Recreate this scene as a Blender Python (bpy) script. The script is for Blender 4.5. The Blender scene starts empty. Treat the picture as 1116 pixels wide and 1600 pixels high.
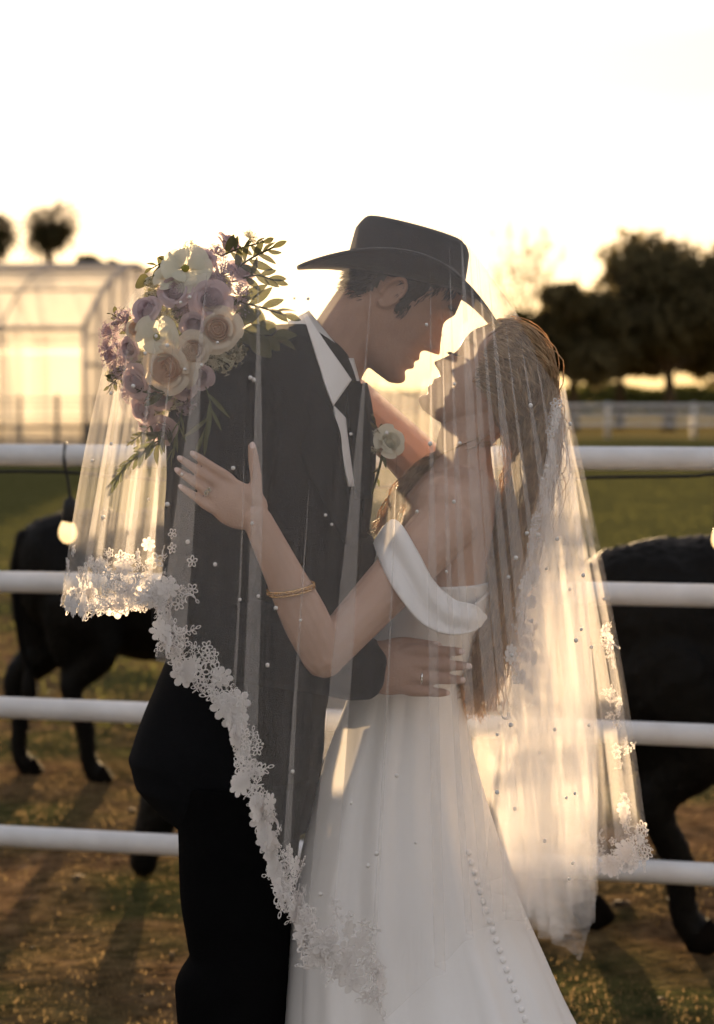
import bpy, bmesh, math, random
import numpy as np
from mathutils import Vector, Matrix, Quaternion

# ------------------------------------------------------------------ camera, sky, sun, exposure
R = math.radians
scene = bpy.context.scene
F_PX, CAM_Z, HORIZON = 3111.0, 1.55, 630.0
PITCH = math.atan((800.0 - HORIZON) / F_PX)
cam_data = bpy.data.cameras.new('camera')
cam = bpy.data.objects.new('camera', cam_data)
scene.collection.objects.link(cam)
cam.location = (0, 0, CAM_Z)
cam.rotation_euler = (R(90) - PITCH, 0, 0)
cam_data.sensor_fit = 'VERTICAL'
cam_data.sensor_height = 36.0
cam_data.lens = 36.0 * F_PX / 1600.0
cam_data.clip_start = 0.05
cam_data.clip_end = 5000
cam_data.dof.use_dof = True
cam_data.dof.focus_distance = 3.22
cam_data.dof.aperture_fstop = 4.2
scene.camera = cam

SKY_TINT = (.98, .88, .875)
SUN_EL, SUN_AZ = R(3.4), R(-2.2)          # azimuth measured from +Y towards +X
world = bpy.data.worlds.new('World')
scene.world = world
world.use_nodes = True
wn, wl = world.node_tree.nodes, world.node_tree.links
wn.clear()
sky = wn.new('ShaderNodeTexSky')
sky.sky_type = 'NISHITA'
sky.sun_disc = False
sky.sun_elevation = SUN_EL
sky.sun_rotation = SUN_AZ
sky.altitude = 100
sky.air_density = 1.0
sky.dust_density = 3.0
sky.ozone_density = 1.0
bg = wn.new('ShaderNodeBackground')
bg.inputs['Strength'].default_value = 0.15
wo = wn.new('ShaderNodeOutputWorld')
# thin high cloud evens out the evening sky and whitens it, with faint streaks
gam = wn.new('ShaderNodeGamma')
gam.inputs['Gamma'].default_value = 0.35
wl.new(sky.outputs['Color'], gam.inputs['Color'])
tc_ = wn.new('ShaderNodeTexCoord')
mp_ = wn.new('ShaderNodeMapping')
mp_.inputs['Scale'].default_value = (2.2, 2.2, 11.0)
mp_.inputs['Rotation'].default_value = (0.0, R(7), 0.0)
wl.new(tc_.outputs['Generated'], mp_.inputs['Vector'])
no_ = wn.new('ShaderNodeTexNoise')
no_.inputs['Scale'].default_value = 1.6
no_.inputs['Detail'].default_value = 5.0
wl.new(mp_.outputs['Vector'], no_.inputs['Vector'])
mr_ = wn.new('ShaderNodeMapRange')
mr_.inputs['From Min'].default_value = .35
mr_.inputs['From Max'].default_value = .65
mr_.inputs['To Min'].default_value = .88
mr_.inputs['To Max'].default_value = 1.10
wl.new(no_.outputs['Fac'], mr_.inputs['Value'])
tint = wn.new('ShaderNodeVectorMath'); tint.operation = 'MULTIPLY'
tint.inputs[1].default_value = SKY_TINT
wl.new(gam.outputs['Color'], tint.inputs[0])
cl_ = wn.new('ShaderNodeVectorMath'); cl_.operation = 'SCALE'
wl.new(tint.outputs['Vector'], cl_.inputs[0])
wl.new(mr_.outputs['Result'], cl_.inputs['Scale'])
wl.new(cl_.outputs['Vector'], bg.inputs['Color'])
wl.new(bg.outputs['Background'], wo.inputs['Surface'])

sun_data = bpy.data.lights.new('sun', 'SUN')
sun_data.energy = 4.0
sun_data.angle = R(0.6)
sun_data.color = (1.0, 0.69, 0.37)
sun = bpy.data.objects.new('sun', sun_data)
scene.collection.objects.link(sun)
to_sun = Vector((math.sin(SUN_AZ) * math.cos(SUN_EL), math.cos(SUN_AZ) * math.cos(SUN_EL), math.sin(SUN_EL)))
sun.rotation_euler = to_sun.to_track_quat('Z', 'Y').to_euler()
sun.location = (0, 30, 10)

vs = scene.view_settings
vs.view_transform = 'Standard'
vs.look = 'None'
vs.exposure = 2.38
vs.gamma = 1.0
scene.render.engine = 'CYCLES'
cy = scene.cycles
cy.use_denoising = True
cy.use_adaptive_sampling = True
cy.adaptive_threshold = 0.03
cy.adaptive_min_samples = 16
cy.max_bounces = 7
cy.diffuse_bounces = 4
cy.glossy_bounces = 3
cy.transmission_bounces = 6
cy.transparent_max_bounces = 40
cy.caustics_reflective = False
cy.caustics_refractive = False
cy.sample_clamp_indirect = 6.0

# ------------------------------------------------------------------ helpers
rnd = random.Random(7)
rng = np.random.default_rng(7)
COL = scene.collection
FWD = np.array([0, math.cos(PITCH), -math.sin(PITCH)])
UPV = np.array([0, math.sin(PITCH), math.cos(PITCH)])


def P(px, py, d):
    """world point seen at photo pixel (px, py) at distance d along +Y"""
    v = FWD + np.array([1.0, 0, 0]) * (px - 558.0) / F_PX + UPV * (800.0 - py) / F_PX
    return np.array([0, 0, CAM_Z]) + v * (d / v[1])


def PA(px, py, d):
    """the same for arrays"""
    px, py, d = np.broadcast_arrays(np.asarray(px, float), np.asarray(py, float), np.asarray(d, float))
    a = (px - 558.0) / F_PX
    b = (800.0 - py) / F_PX
    vy = FWD[1] + UPV[1] * b
    vz = FWD[2] + UPV[2] * b
    t = d / vy
    return np.stack([a * t, d * np.ones_like(t), CAM_Z + vz * t], -1)


def V(*a):
    return np.array(a, float)


def mesh_obj(name, verts, faces, mat=None, parent=None, smooth=True, me_name=None):
    me = bpy.data.meshes.new(me_name or name)
    me.from_pydata([tuple(v) for v in verts], [], [tuple(f) for f in faces])
    me.update()
    if smooth:
        me.polygons.foreach_set('use_smooth', [True] * len(me.polygons))
    o = bpy.data.objects.new(name, me)
    COL.objects.link(o)
    if mat is not None:
        me.materials.append(mat)
    if parent is not None:
        o.parent = parent
    return o


def inst(name, me, loc, rot=None, scale=1.0, parent=None):
    o = bpy.data.objects.new(name, me)
    COL.objects.link(o)
    m = Matrix.Translation(Vector(loc))
    if rot is not None:
        m = m @ rot.to_4x4()
    s = scale if isinstance(scale, (tuple, list)) else (scale,) * 3
    m = m @ Matrix.Diagonal((*s, 1))
    if parent is not None:
        o.parent = parent
        o.matrix_parent_inverse = Matrix()
        m = parent_world_inv(parent) @ m
    o.matrix_basis = m
    return o


def parent_world_inv(p):
    m = Matrix()
    while p is not None:
        m = p.matrix_basis @ m
        p = p.parent
    return m.inverted()


def tag(o, label=None, cat=None, group=None, kind=None):
    if label:
        o['label'] = label
    if cat:
        o['category'] = cat
    if group:
        o['group'] = group
    if kind:
        o['kind'] = kind
    return o


def empty(name, label=None, cat=None, group=None):
    o = bpy.data.objects.new(name, None)
    o.empty_display_size = 0.1
    COL.objects.link(o)
    return tag(o, label, cat, group)


class MB:
    """collects vertices and faces of one mesh"""

    def __init__(self):
        self.v, self.f, self.n = [], [], 0

    def add(self, vf):
        v, f = vf
        self.v.append(np.asarray(v, float))
        n = self.n
        self.f.extend([tuple(i + n for i in q) for q in f])
        self.n += len(v)
        return self

    def verts(self):
        return np.concatenate(self.v) if self.v else np.zeros((0, 3))

    def build(self, name, mat, parent=None, smooth=True):
        return mesh_obj(name, self.verts(), self.f, mat, parent, smooth)


def ring_faces(nr, n, cap0=True, cap1=True):
    f = []
    for i in range(nr - 1):
        for j in range(n):
            k = (j + 1) % n
            f.append((i * n + j, i * n + k, (i + 1) * n + k, (i + 1) * n + j))
    if cap0:
        f.append(tuple(range(n - 1, -1, -1)))
    if cap1:
        f.append(tuple(range((nr - 1) * n, nr * n)))
    return f


def spline(pts, n):
    """Catmull-Rom through pts (k x d), n samples"""
    p = np.asarray(pts, float)
    k = len(p)
    if k == 2:
        t = np.linspace(0, 1, n)[:, None]
        return p[0] * (1 - t) + p[1] * t
    q = np.vstack([2 * p[0] - p[1], p, 2 * p[-1] - p[-2]])
    u = np.linspace(0, k - 1, n)
    i = np.minimum(u.astype(int), k - 2)
    t = (u - i)[:, None]
    a, b, c, d = q[i], q[i + 1], q[i + 2], q[i + 3]
    return 0.5 * ((2 * b) + (c - a) * t + (2 * a - 5 * b + 4 * c - d) * t ** 2 + (3 * b - a - 3 * c + d) * t ** 3)


def tube(pts, radii, nseg=10, samples=None, round_ends=True, flat=None, closed_caps=True):
    """tapered tube along a smooth line; flat=(axis, factor) squashes the section along a world axis"""
    p = np.asarray(pts, float)
    r = np.asarray(radii, float) * np.ones(len(p))
    if samples:
        pr = spline(np.hstack([p, r[:, None]]), samples)
        p, r = pr[:, :3], pr[:, 3]
    if round_ends:
        t0 = (p[0] - p[1]); t0 /= np.linalg.norm(t0)
        t1 = (p[-1] - p[-2]); t1 /= np.linalg.norm(t1)
        h = [(.55, .835), (.9, .436), (1.0, .05)]
        pre = [(p[0] + t0 * r[0] * a, r[0] * b) for a, b in h][::-1]
        post = [(p[-1] + t1 * r[-1] * a, r[-1] * b) for a, b in h]
        p = np.vstack([[q[0] for q in pre], p, [q[0] for q in post]])
        r = np.concatenate([[q[1] for q in pre], r, [q[1] for q in post]])
    n = len(p)
    tan = np.gradient(p, axis=0)
    tan /= np.linalg.norm(tan, axis=1)[:, None] + 1e-12
    ref = V(0, 1, 0) if abs(tan[0][1]) < .9 else V(1, 0, 0)
    nrm = np.cross(tan[0], ref); nrm /= np.linalg.norm(nrm)
    out = []
    ang = np.linspace(0, 2 * math.pi, nseg, endpoint=False)
    for i in range(n):
        nrm = nrm - tan[i] * np.dot(nrm, tan[i])
        nrm /= np.linalg.norm(nrm) + 1e-12
        b = np.cross(tan[i], nrm)
        ring = np.outer(np.cos(ang), nrm) + np.outer(np.sin(ang), b)
        if flat is not None:
            ax = flat[0] / np.linalg.norm(flat[0])
            ring = ring - np.outer(ring @ ax, ax) * (1 - flat[1])
        out.append(p[i] + ring * r[i])
    return np.concatenate(out), ring_faces(n, nseg, closed_caps, closed_caps)


def ellipsoid(c, r, rot=None, nu=16, nv=10):
    th = np.linspace(0, math.pi, nv)
    ph = np.linspace(0, 2 * math.pi, nu, endpoint=False)
    v = []
    for t in th:
        s = max(math.sin(t), 1e-3)
        v.append(np.stack([s * np.cos(ph), s * np.sin(ph), np.full(nu, math.cos(t))], -1))
    v = np.concatenate(v) * np.asarray(r, float)
    if rot is not None:
        v = v @ np.array(rot.to_3x3() if hasattr(rot, 'to_3x3') else rot).T
    f = [tuple(reversed(q)) for q in ring_faces(nv, nu)]
    return v + np.asarray(c, float), f


def box(c, s, rz=0.0):
    x, y, z = (a / 2 for a in s)
    v = np.array([(-x, -y, -z), (x, -y, -z), (x, y, -z), (-x, y, -z), (-x, -y, z), (x, -y, z), (x, y, z), (-x, y, z)])
    if rz:
        c_, s_ = math.cos(rz), math.sin(rz)
        v = v @ np.array([[c_, s_, 0], [-s_, c_, 0], [0, 0, 1]])
    return v + np.asarray(c, float), [(0, 3, 2, 1), (4, 5, 6, 7), (0, 1, 5, 4), (1, 2, 6, 5), (2, 3, 7, 6), (3, 0, 4, 7)]


def rows_loft(rows, n=40, e=2.3, ripple=None):
    """rows: (py, x_left, x_right, depth, half_depth); a closed body seen with these edges in the photo"""
    out = []
    th = np.linspace(0, 2 * math.pi, n, endpoint=False)
    c, s = np.cos(th), np.sin(th)
    cc = np.sign(c) * np.abs(c) ** (2 / e)
    ss = np.sign(s) * np.abs(s) ** (2 / e)
    for k, (py, xl, xr, d, hd) in enumerate(rows):
        a, b = P(xl, py, d), P(xr, py, d)
        m, h = (a + b) / 2, (b - a) / 2
        q = 1.0 if ripple is None else ripple(th, k / (len(rows) - 1))[:, None]
        out.append(m + np.outer(cc, h) * q + np.outer(ss, V(0, hd, 0)) * q)
    f = ring_faces(len(rows), n)
    return np.concatenate(out), [tuple(reversed(q)) for q in f]


def dense_rows(rows, n):
    return spline(rows, n)


def clay(name, pieces, voxel, iters, mat, parent=None, factor=0.5):
    """one continuous surface grown over overlapping pieces"""
    mb = MB()
    for p in pieces:
        mb.add(p)
    tmp = mesh_obj('clay_tmp', mb.verts(), mb.f)
    m = tmp.modifiers.new('r', 'REMESH')
    m.mode = 'VOXEL'
    m.voxel_size = voxel
    if iters:
        s = tmp.modifiers.new('s', 'SMOOTH')
        s.factor = factor
        s.iterations = iters
    dg = bpy.context.evaluated_depsgraph_get()
    dg.update()
    me = bpy.data.meshes.new_from_object(tmp.evaluated_get(dg))
    old = tmp.data
    bpy.data.objects.remove(tmp)
    bpy.data.meshes.remove(old)
    me.name = name
    me.materials.clear()
    me.materials.append(mat)
    me.polygons.foreach_set('use_smooth', [True] * len(me.polygons))
    o = bpy.data.objects.new(name, me)
    COL.objects.link(o)
    if parent is not None:
        o.parent = parent
    return o


def tube_mid(a, b, k):
    return [a + (b - a) * t for t in np.linspace(0, 1, k)]


# ------------------------------------------------------------------ materials
def mat_new(name):
    m = bpy.data.materials.new(name)
    m.use_nodes = True
    nt = m.node_tree
    b = nt.nodes.get('Principled BSDF')
    return m, nt, b


def N(nt, kind, **kw):
    n = nt.nodes.new(kind)
    for k, v in kw.items():
        if k in n.inputs:
            n.inputs[k].default_value = v
        else:
            setattr(n, k, v)
    return n


def ramp(nt, fac, stops):
    r = nt.nodes.new('ShaderNodeValToRGB')
    e = r.color_ramp.elements
    while len(e) < len(stops):
        e.new(0.5)
    for i, (p, c) in enumerate(stops):
        e[i].position = p
        e[i].color = (*c, 1)
    nt.links.new(fac, r.inputs['Fac'])
    return r


def surf(name, c1, c2=None, scale=8.0, rough=0.6, bump=0.0, bscale=60.0, spec=0.3, sheen=0.0, metal=0.0,
         detail=4.0, coords='Object', stretch=None, sub=0.0, subcol=None):
    m, nt, b = mat_new(name)
    b.inputs['Roughness'].default_value = rough
    b.inputs['Specular IOR Level'].default_value = spec
    b.inputs['Metallic'].default_value = metal
    if sheen:
        b.inputs['Sheen Weight'].default_value = sheen
        b.inputs['Sheen Roughness'].default_value = 0.4
    if sub:
        b.inputs['Subsurface Weight'].default_value = sub
        b.inputs['Subsurface Radius'].default_value = (0.012, 0.005, 0.003)
        b.inputs['Subsurface Scale'].default_value = 1.0
    tc = N(nt, 'ShaderNodeTexCoord')
    src = tc.outputs[coords]
    if stretch:
        mp = N(nt, 'ShaderNodeMapping')
        mp.inputs['Scale'].default_value = stretch
        nt.links.new(src, mp.inputs['Vector'])
        src = mp.outputs['Vector']
    if c2 is None:
        c2 = tuple(x * 0.85 for x in c1)
    no = N(nt, 'ShaderNodeTexNoise', Scale=scale, Detail=detail)
    nt.links.new(src, no.inputs['Vector'])
    rp = ramp(nt, no.outputs['Fac'], [(0.3, c2), (0.7, c1)])
    nt.links.new(rp.outputs['Color'], b.inputs['Base Color'])
    if bump:
        n2 = N(nt, 'ShaderNodeTexNoise', Scale=bscale, Detail=5.0)
        nt.links.new(src, n2.inputs['Vector'])
        bp = N(nt, 'ShaderNodeBump', Strength=bump, Distance=0.01)
        nt.links.new(n2.outputs['Fac'], bp.inputs['Height'])
        nt.links.new(bp.outputs['Normal'], b.inputs['Normal'])
    return m


def thin(name, c1, c2=None, scale=8.0, trans=0.45, alpha=1.0, coords='Object'):
    """thin leaf, petal or cloth: light passes through it"""
    m = bpy.data.materials.new(name)
    m.use_nodes = True
    nt = m.node_tree
    nt.nodes.clear()
    out = N(nt, 'ShaderNodeOutputMaterial')
    d, t, mx = N(nt, 'ShaderNodeBsdfDiffuse'), N(nt, 'ShaderNodeBsdfTranslucent'), N(nt, 'ShaderNodeMixShader', Fac=trans)
    tc = N(nt, 'ShaderNodeTexCoord')
    no = N(nt, 'ShaderNodeTexNoise', Scale=scale, Detail=3.0)
    nt.links.new(tc.outputs[coords], no.inputs['Vector'])
    rp = ramp(nt, no.outputs['Fac'], [(0.3, c2 or tuple(x * .8 for x in c1)), (0.7, c1)])
    for s in (d, t):
        nt.links.new(rp.outputs['Color'], s.inputs['Color'])
    nt.links.new(d.outputs[0], mx.inputs[1])
    nt.links.new(t.outputs[0], mx.inputs[2])
    if alpha < 1:
        tr, m2 = N(nt, 'ShaderNodeBsdfTransparent'), N(nt, 'ShaderNodeMixShader', Fac=alpha)
        nt.links.new(tr.outputs[0], m2.inputs[1])
        nt.links.new(mx.outputs[0], m2.inputs[2])
        mx = m2
    nt.links.new(mx.outputs[0], out.inputs['Surface'])
    return m


M = {}
M['bark'] = surf('bark', (.10, .07, .045), (.05, .035, .02), 6, .9, .6, 30)
M['leaf_dark'] = thin('leaf_dark', (.15, .125, .065), (.10, .085, .045), 2, .55)
M['leaf_olive'] = thin('leaf_olive', (.09, .085, .025), (.055, .06, .02), 2, .4)
M['palm'] = thin('palm', (.05, .045, .022), (.035, .03, .015), 2, .1)
M['pipe'] = surf('pipe', (.66, .67, .70), (.54, .54, .555), 9, .5, .12, 60, .35, detail=8.0)
M['black_hide'] = surf('black_hide', (.0022, .0019, .0017), (.0015, .0013, .0012), 6, .62, .3, 120, .12)
M['hoof'] = surf('hoof', (.006, .005, .004), None, 20, .95, spec=.02)
M['black_rubber'] = surf('black_rubber', (.012, .012, .012), None, 20, .55)

# ------------------------------------------------------------------ the ground
def ground_height(x, y):
    x = np.asarray(x, float); y = np.asarray(y, float)
    near = np.exp(-np.maximum(y - 4.0, 0) / 22.0)
    h = 0.016 * np.sin(2.1 * x + .7 * y) * np.sin(1.3 * y - .6 * x + 1.0)
    h += 0.011 * np.sin(4.7 * x - 2.0 * y + 2) * np.sin(3.9 * y + 1.7 * x)
    h += 0.007 * np.sin(9.3 * x + 5.1 * y) * np.sin(8.1 * y - 3 * x + .5)
    return h * near


def ground_material():
    m, nt, b = mat_new('ground')
    b.inputs['Roughness'].default_value = 0.95
    b.inputs['Specular IOR Level'].default_value = 0.0
    tc = N(nt, 'ShaderNodeTexCoord')
    sep = N(nt, 'ShaderNodeSeparateXYZ')
    nt.links.new(tc.outputs['Object'], sep.inputs[0])
    n1 = N(nt, 'ShaderNodeTexNoise', Scale=1.1, Detail=6.0)
    n2 = N(nt, 'ShaderNodeTexNoise', Scale=14.0, Detail=6.0)
    for n in (n1, n2):
        nt.links.new(tc.outputs['Object'], n.inputs['Vector'])
    dirt = ramp(nt, n2.outputs['Fac'], [(0.3, (.06, .038, .022)), (0.55, (.15, .095, .052)), (0.75, (.25, .16, .09))])
    weed = ramp(nt, n2.outputs['Fac'], [(0.3, (.03, .035, .015)), (0.7, (.09, .085, .035))])
    grass = ramp(nt, n2.outputs['Fac'], [(0.3, (.062, .062, .024)), (0.7, (.115, .11, .042))])
    patch = ramp(nt, n1.outputs['Fac'], [(0.42, (0, 0, 0)), (0.6, (1, 1, 1))])
    mix1 = N(nt, 'ShaderNodeMix', data_type='RGBA')
    nt.links.new(patch.outputs['Color'], mix1.inputs['Factor'])
    nt.links.new(dirt.outputs['Color'], mix1.inputs['A'])
    nt.links.new(weed.outputs['Color'], mix1.inputs['B'])
    far = N(nt, 'ShaderNodeMapRange', **{'From Min': 11.0, 'From Max': 20.0})
    nadd = N(nt, 'ShaderNodeMath', operation='MULTIPLY_ADD')
    nadd.inputs[1].default_value = 9.0
    nt.links.new(n1.outputs['Fac'], nadd.inputs[0])
    nt.links.new(sep.outputs['Y'], nadd.inputs[2])
    sub = N(nt, 'ShaderNodeMath', operation='SUBTRACT')
    sub.inputs[1].default_value = 4.5
    nt.links.new(nadd.outputs[0], sub.inputs[0])
    nt.links.new(sub.outputs[0], far.inputs['Value'])
    mix2 = N(nt, 'ShaderNodeMix', data_type='RGBA')
    nt.links.new(far.outputs[0], mix2.inputs['Factor'])
    nt.links.new(mix1.outputs['Result'], mix2.inputs['A'])
    nt.links.new(grass.outputs['Color'], mix2.inputs['B'])
    dry = N(nt, 'ShaderNodeMapRange', **{'From Min': 84.0, 'From Max': 92.0})
    nt.links.new(sub.outputs[0], dry.inputs['Value'])
    dryc = ramp(nt, n1.outputs['Fac'], [(0.3, (.17, .13, .05)), (0.7, (.27, .21, .085))])
    mix3 = N(nt, 'ShaderNodeMix', data_type='RGBA')
    nt.links.new(dry.outputs[0], mix3.inputs['Factor'])
    nt.links.new(mix2.outputs['Result'], mix3.inputs['A'])
    nt.links.new(dryc.outputs['Color'], mix3.inputs['B'])
    nt.links.new(mix3.outputs['Result'], b.inputs['Base Color'])
    n3 = N(nt, 'ShaderNodeTexNoise', Scale=22.0, Detail=7.0)
    nt.links.new(tc.outputs['Object'], n3.inputs['Vector'])
    bp = N(nt, 'ShaderNodeBump', Strength=1.0, Distance=0.09)
    nt.links.new(n3.outputs['Fac'], bp.inputs['Height'])
    nt.links.new(bp.outputs['Normal'], b.inputs['Normal'])
    return m


def graded(a, b, step0, growth):
    out, s = [a], step0
    while out[-1] < b:
        out.append(out[-1] + s)
        s *= growth
    return out


xs = np.array(sorted(set([-x for x in graded(0, 1800, .035, 1.028)] + graded(0, 1800, .035, 1.028))))
ys = np.array([-40, -20, -10, -5, -2, 0, 1, 2, 3] + graded(3.5, 3500, .04, 1.014))
gx, gy = np.meshgrid(xs, ys)
gz = ground_height(gx, gy)
nx_, ny_ = len(xs), len(ys)
gv = np.stack([gx.ravel(), gy.ravel(), gz.ravel()], -1)
gf = [(j * nx_ + i, j * nx_ + i + 1, (j + 1) * nx_ + i + 1, (j + 1) * nx_ + i) for j in range(ny_ - 1) for i in range(nx_ - 1)]
tag(mesh_obj('ground', gv, gf, ground_material()), kind='structure')


def blades(name, n, region, hmin, hmax, wid, mat, label, lean=.6, ypow=1.0, wedge=True, seed=1):
    g = np.random.default_rng(seed)
    x0, x1, y0, y1 = region
    y = y0 + (y1 - y0) * g.random(n) ** ypow
    if wedge:
        hw = y * 0.185 + .25
        x = (g.random(n) * 2 - 1) * hw
    else:
        x = x0 + (x1 - x0) * g.random(n)
    clump = np.sin(x * 2.3 + 1.3 * np.sin(y * 1.1)) * np.sin(y * 1.7 + 2 * np.sin(x * .9)) + .5 * np.sin(x * 5.1 + y * 3.3)
    keep = clump + g.normal(0, .6, n) > -.1
    x, y = x[keep], y[keep]
    n = len(x)
    h = hmin + (hmax - hmin) * g.random(n) ** 2
    a = g.random(n) * 2 * math.pi
    la = g.random(n) * 2 * math.pi
    ln = g.random(n) * lean * h
    z = ground_height(x, y) - .003
    w = wid * (.5 + g.random(n)) * (1 + y * .03)
    dx, dy = np.cos(a) * w, np.sin(a) * w
    tx, ty = x + np.cos(la) * ln, y + np.sin(la) * ln
    mx, my = x + np.cos(la) * ln * .35, y + np.sin(la) * ln * .35
    v = np.stack([np.stack([x - dx, y - dy, z], -1), np.stack([x + dx, y + dy, z], -1),
                  np.stack([mx + dx * .7, my + dy * .7, z + h * .6], -1), np.stack([mx - dx * .7, my - dy * .7, z + h * .6], -1),
                  np.stack([tx, ty, z + h * (1 - .4 * ln / h)], -1)], 1).reshape(-1, 3)
    f = []
    for i in range(n):
        k = i * 5
        f.append((k, k + 1, k + 2, k + 3))
        f.append((k + 3, k + 2, k + 4))
    return tag(mesh_obj(name, v, f, mat, smooth=False), label, 'grass', kind='stuff')


blades('grass', 80000, (0, 0, 4.6, 13.5), .005, .022, .0016, thin('dry_grass', (.27, .185, .095), (.13, .10, .05), 2.2, .45),
       'dry straw coloured grass scattered over the trampled dirt', 1.0, 1.2, seed=3)
blades('grass', 30000, (0, 0, 9.5, 42), .02, .07, .004, thin('green_grass', (.115, .115, .04), (.07, .072, .025), 1.5, .45),
       'short green grass of the paddock behind the cattle', .7, 1.3, seed=4)


def clods():
    g = np.random.default_rng(11)
    mb = MB()
    for i in range(110):
        y = 4.7 + 7.0 * g.random() ** 1.3
        x = (g.random() * 2 - 1) * (y * .185 + .2)
        s = .005 + .013 * g.random() ** 3
        v, f = ellipsoid((0, 0, 0), (s * (1 + g.random()), s * (1 + g.random()), s * .5), None, 8, 6)
        v = v * (1 + g.normal(0, .2, (len(v), 1)))
        mb.add((v + V(x, y, float(ground_height(x, y)) + s * .25), f))
    return mb


tag(clods().build('dirt', surf('dirt_clod', (.07, .045, .026), (.035, .022, .013), 30, .95, .5, 80), smooth=True),
    'loose clods of brown dirt on the trampled ground', 'dirt', kind='stuff')

# ------------------------------------------------------------------ the white pipe fence
FL, FR = V(-0.9865, 5.5, 0), V(0.9005, 5.02, 0)
FDIR = (FR - FL) / np.linalg.norm(FR - FL)


def fence_pt(s, z):
    """s metres along the fence from the photo's left edge"""
    return FL + FDIR * s + V(0, 0, z)


fence = empty('pipe_fence', 'white painted four-rail pipe fence right behind the couple', 'fence')
RAILS = [(711, 717), (909, 931), (1105, 1150), (1306, 1367)]
for (yl, yr) in RAILS:
    a, b = P(0, yl, 5.5), P(1116, yr, 5.02)
    d = b - a
    MB().add(tube([a - d * 3.2, a - d * .5, a, b, b + d * .5, b + d * 3.2], .0300, 24, round_ends=False)).build('rail', M['pipe'], fence)
for s in (-3.6, -.62, 2.42, 5.3):
    z = 1.46
    MB().add(tube([fence_pt(s, -.3) + V(0, .005, 0), fence_pt(s, 1.0) + V(0, .005, 0), fence_pt(s, z) + V(0, .005, 0)], .036, 20)).build('post', M['pipe'], fence)

# string light along the fence
lamp = empty('string_light', 'black cable string of bulbs slung under the fence top rail', 'string light')
cable = []
for px, py in [(-700, 745), (-400, 752), (-120, 742), (0, 737), (60, 737), (103, 738), (180, 744), (400, 760), (650, 760), (850, 750), (935, 746), (1020, 745), (1085, 744), (1130, 742), (1300, 760), (1600, 748)]:
    s = (px + 0.0) / 1116
    d = 5.5 + (5.02 - 5.5) * s - .035
    cable.append(P(px, py, d))
MB().add(tube(cable, .0042, 8, 120)).build('cable', M['black_rubber'], lamp)
M['bulb'] = bpy.data.materials.new('bulb')
M['bulb'].use_nodes = True
_nt = M['bulb'].node_tree
_b = _nt.nodes['Principled BSDF']
_b.inputs['Base Color'].default_value = (.9, .75, .5, 1)
_b.inputs['Roughness'].default_value = .15
_b.inputs['Emission Color'].default_value = (1.0, .62, .25, 1)
_b.inputs['Emission Strength'].default_value = .30


def string_bulb(px, py_top, py_soc, py_bulb, d, dx):
    top, s0, s1 = P(px, py_top, d), P(px + dx, py_soc, d), P(px + dx * .6, py_soc + 30, d)
    mb = MB().add(tube([top + V(0, 0, .006), (top + s0) / 2 + V(.001, 0, 0), s0], .0038, 8, 10))
    mb.add(tube([s0 + V(0, 0, .006), s0, s0 - V(0, 0, .02), s1 + V(0, 0, .002)], [.008, .017, .020, .019], 14))
    so = mb.build('socket', M['black_rubber'], lamp)
    c = P(px + dx * .3, py_bulb, d)
    prof = [(.030, .013), (.022, .018), (.008, .0235), (-.006, .0255), (-.02, .022), (-.03, .013), (-.034, .003)]
    MB().add(tube([c + V(0, 0, z) for z, r in prof], [r for z, r in prof], 16, round_ends=False)).build('bulb', M['bulb'], so)


dl = 5.5 - .48 * (103 / 1116) - .035
string_bulb(104, 738, 782, 830, dl, 6)
dr = 5.5 - .48 * (1124 / 1116) - .035
string_bulb(1126, 742, 780, 840, dr, 4)
# the cable tie round the rail
rc = P(103, 711.5, 5.5 - .48 * (103 / 1116))
ringp = [rc + V(.0008 * math.sin(3 * a), math.cos(a) * .0335, math.sin(a) * .0335) for a in np.linspace(0, 2 * math.pi, 25)]
mbt = MB().add(tube(ringp, .0035, 6, round_ends=False))
mbt.add(tube([rc + V(0, -.033, -.008), rc + V(.002, -.036, -.03), P(104, 741, dl)], .0035, 6))
mbt.build('cable_tie', M['black_rubber'], lamp)

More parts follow.
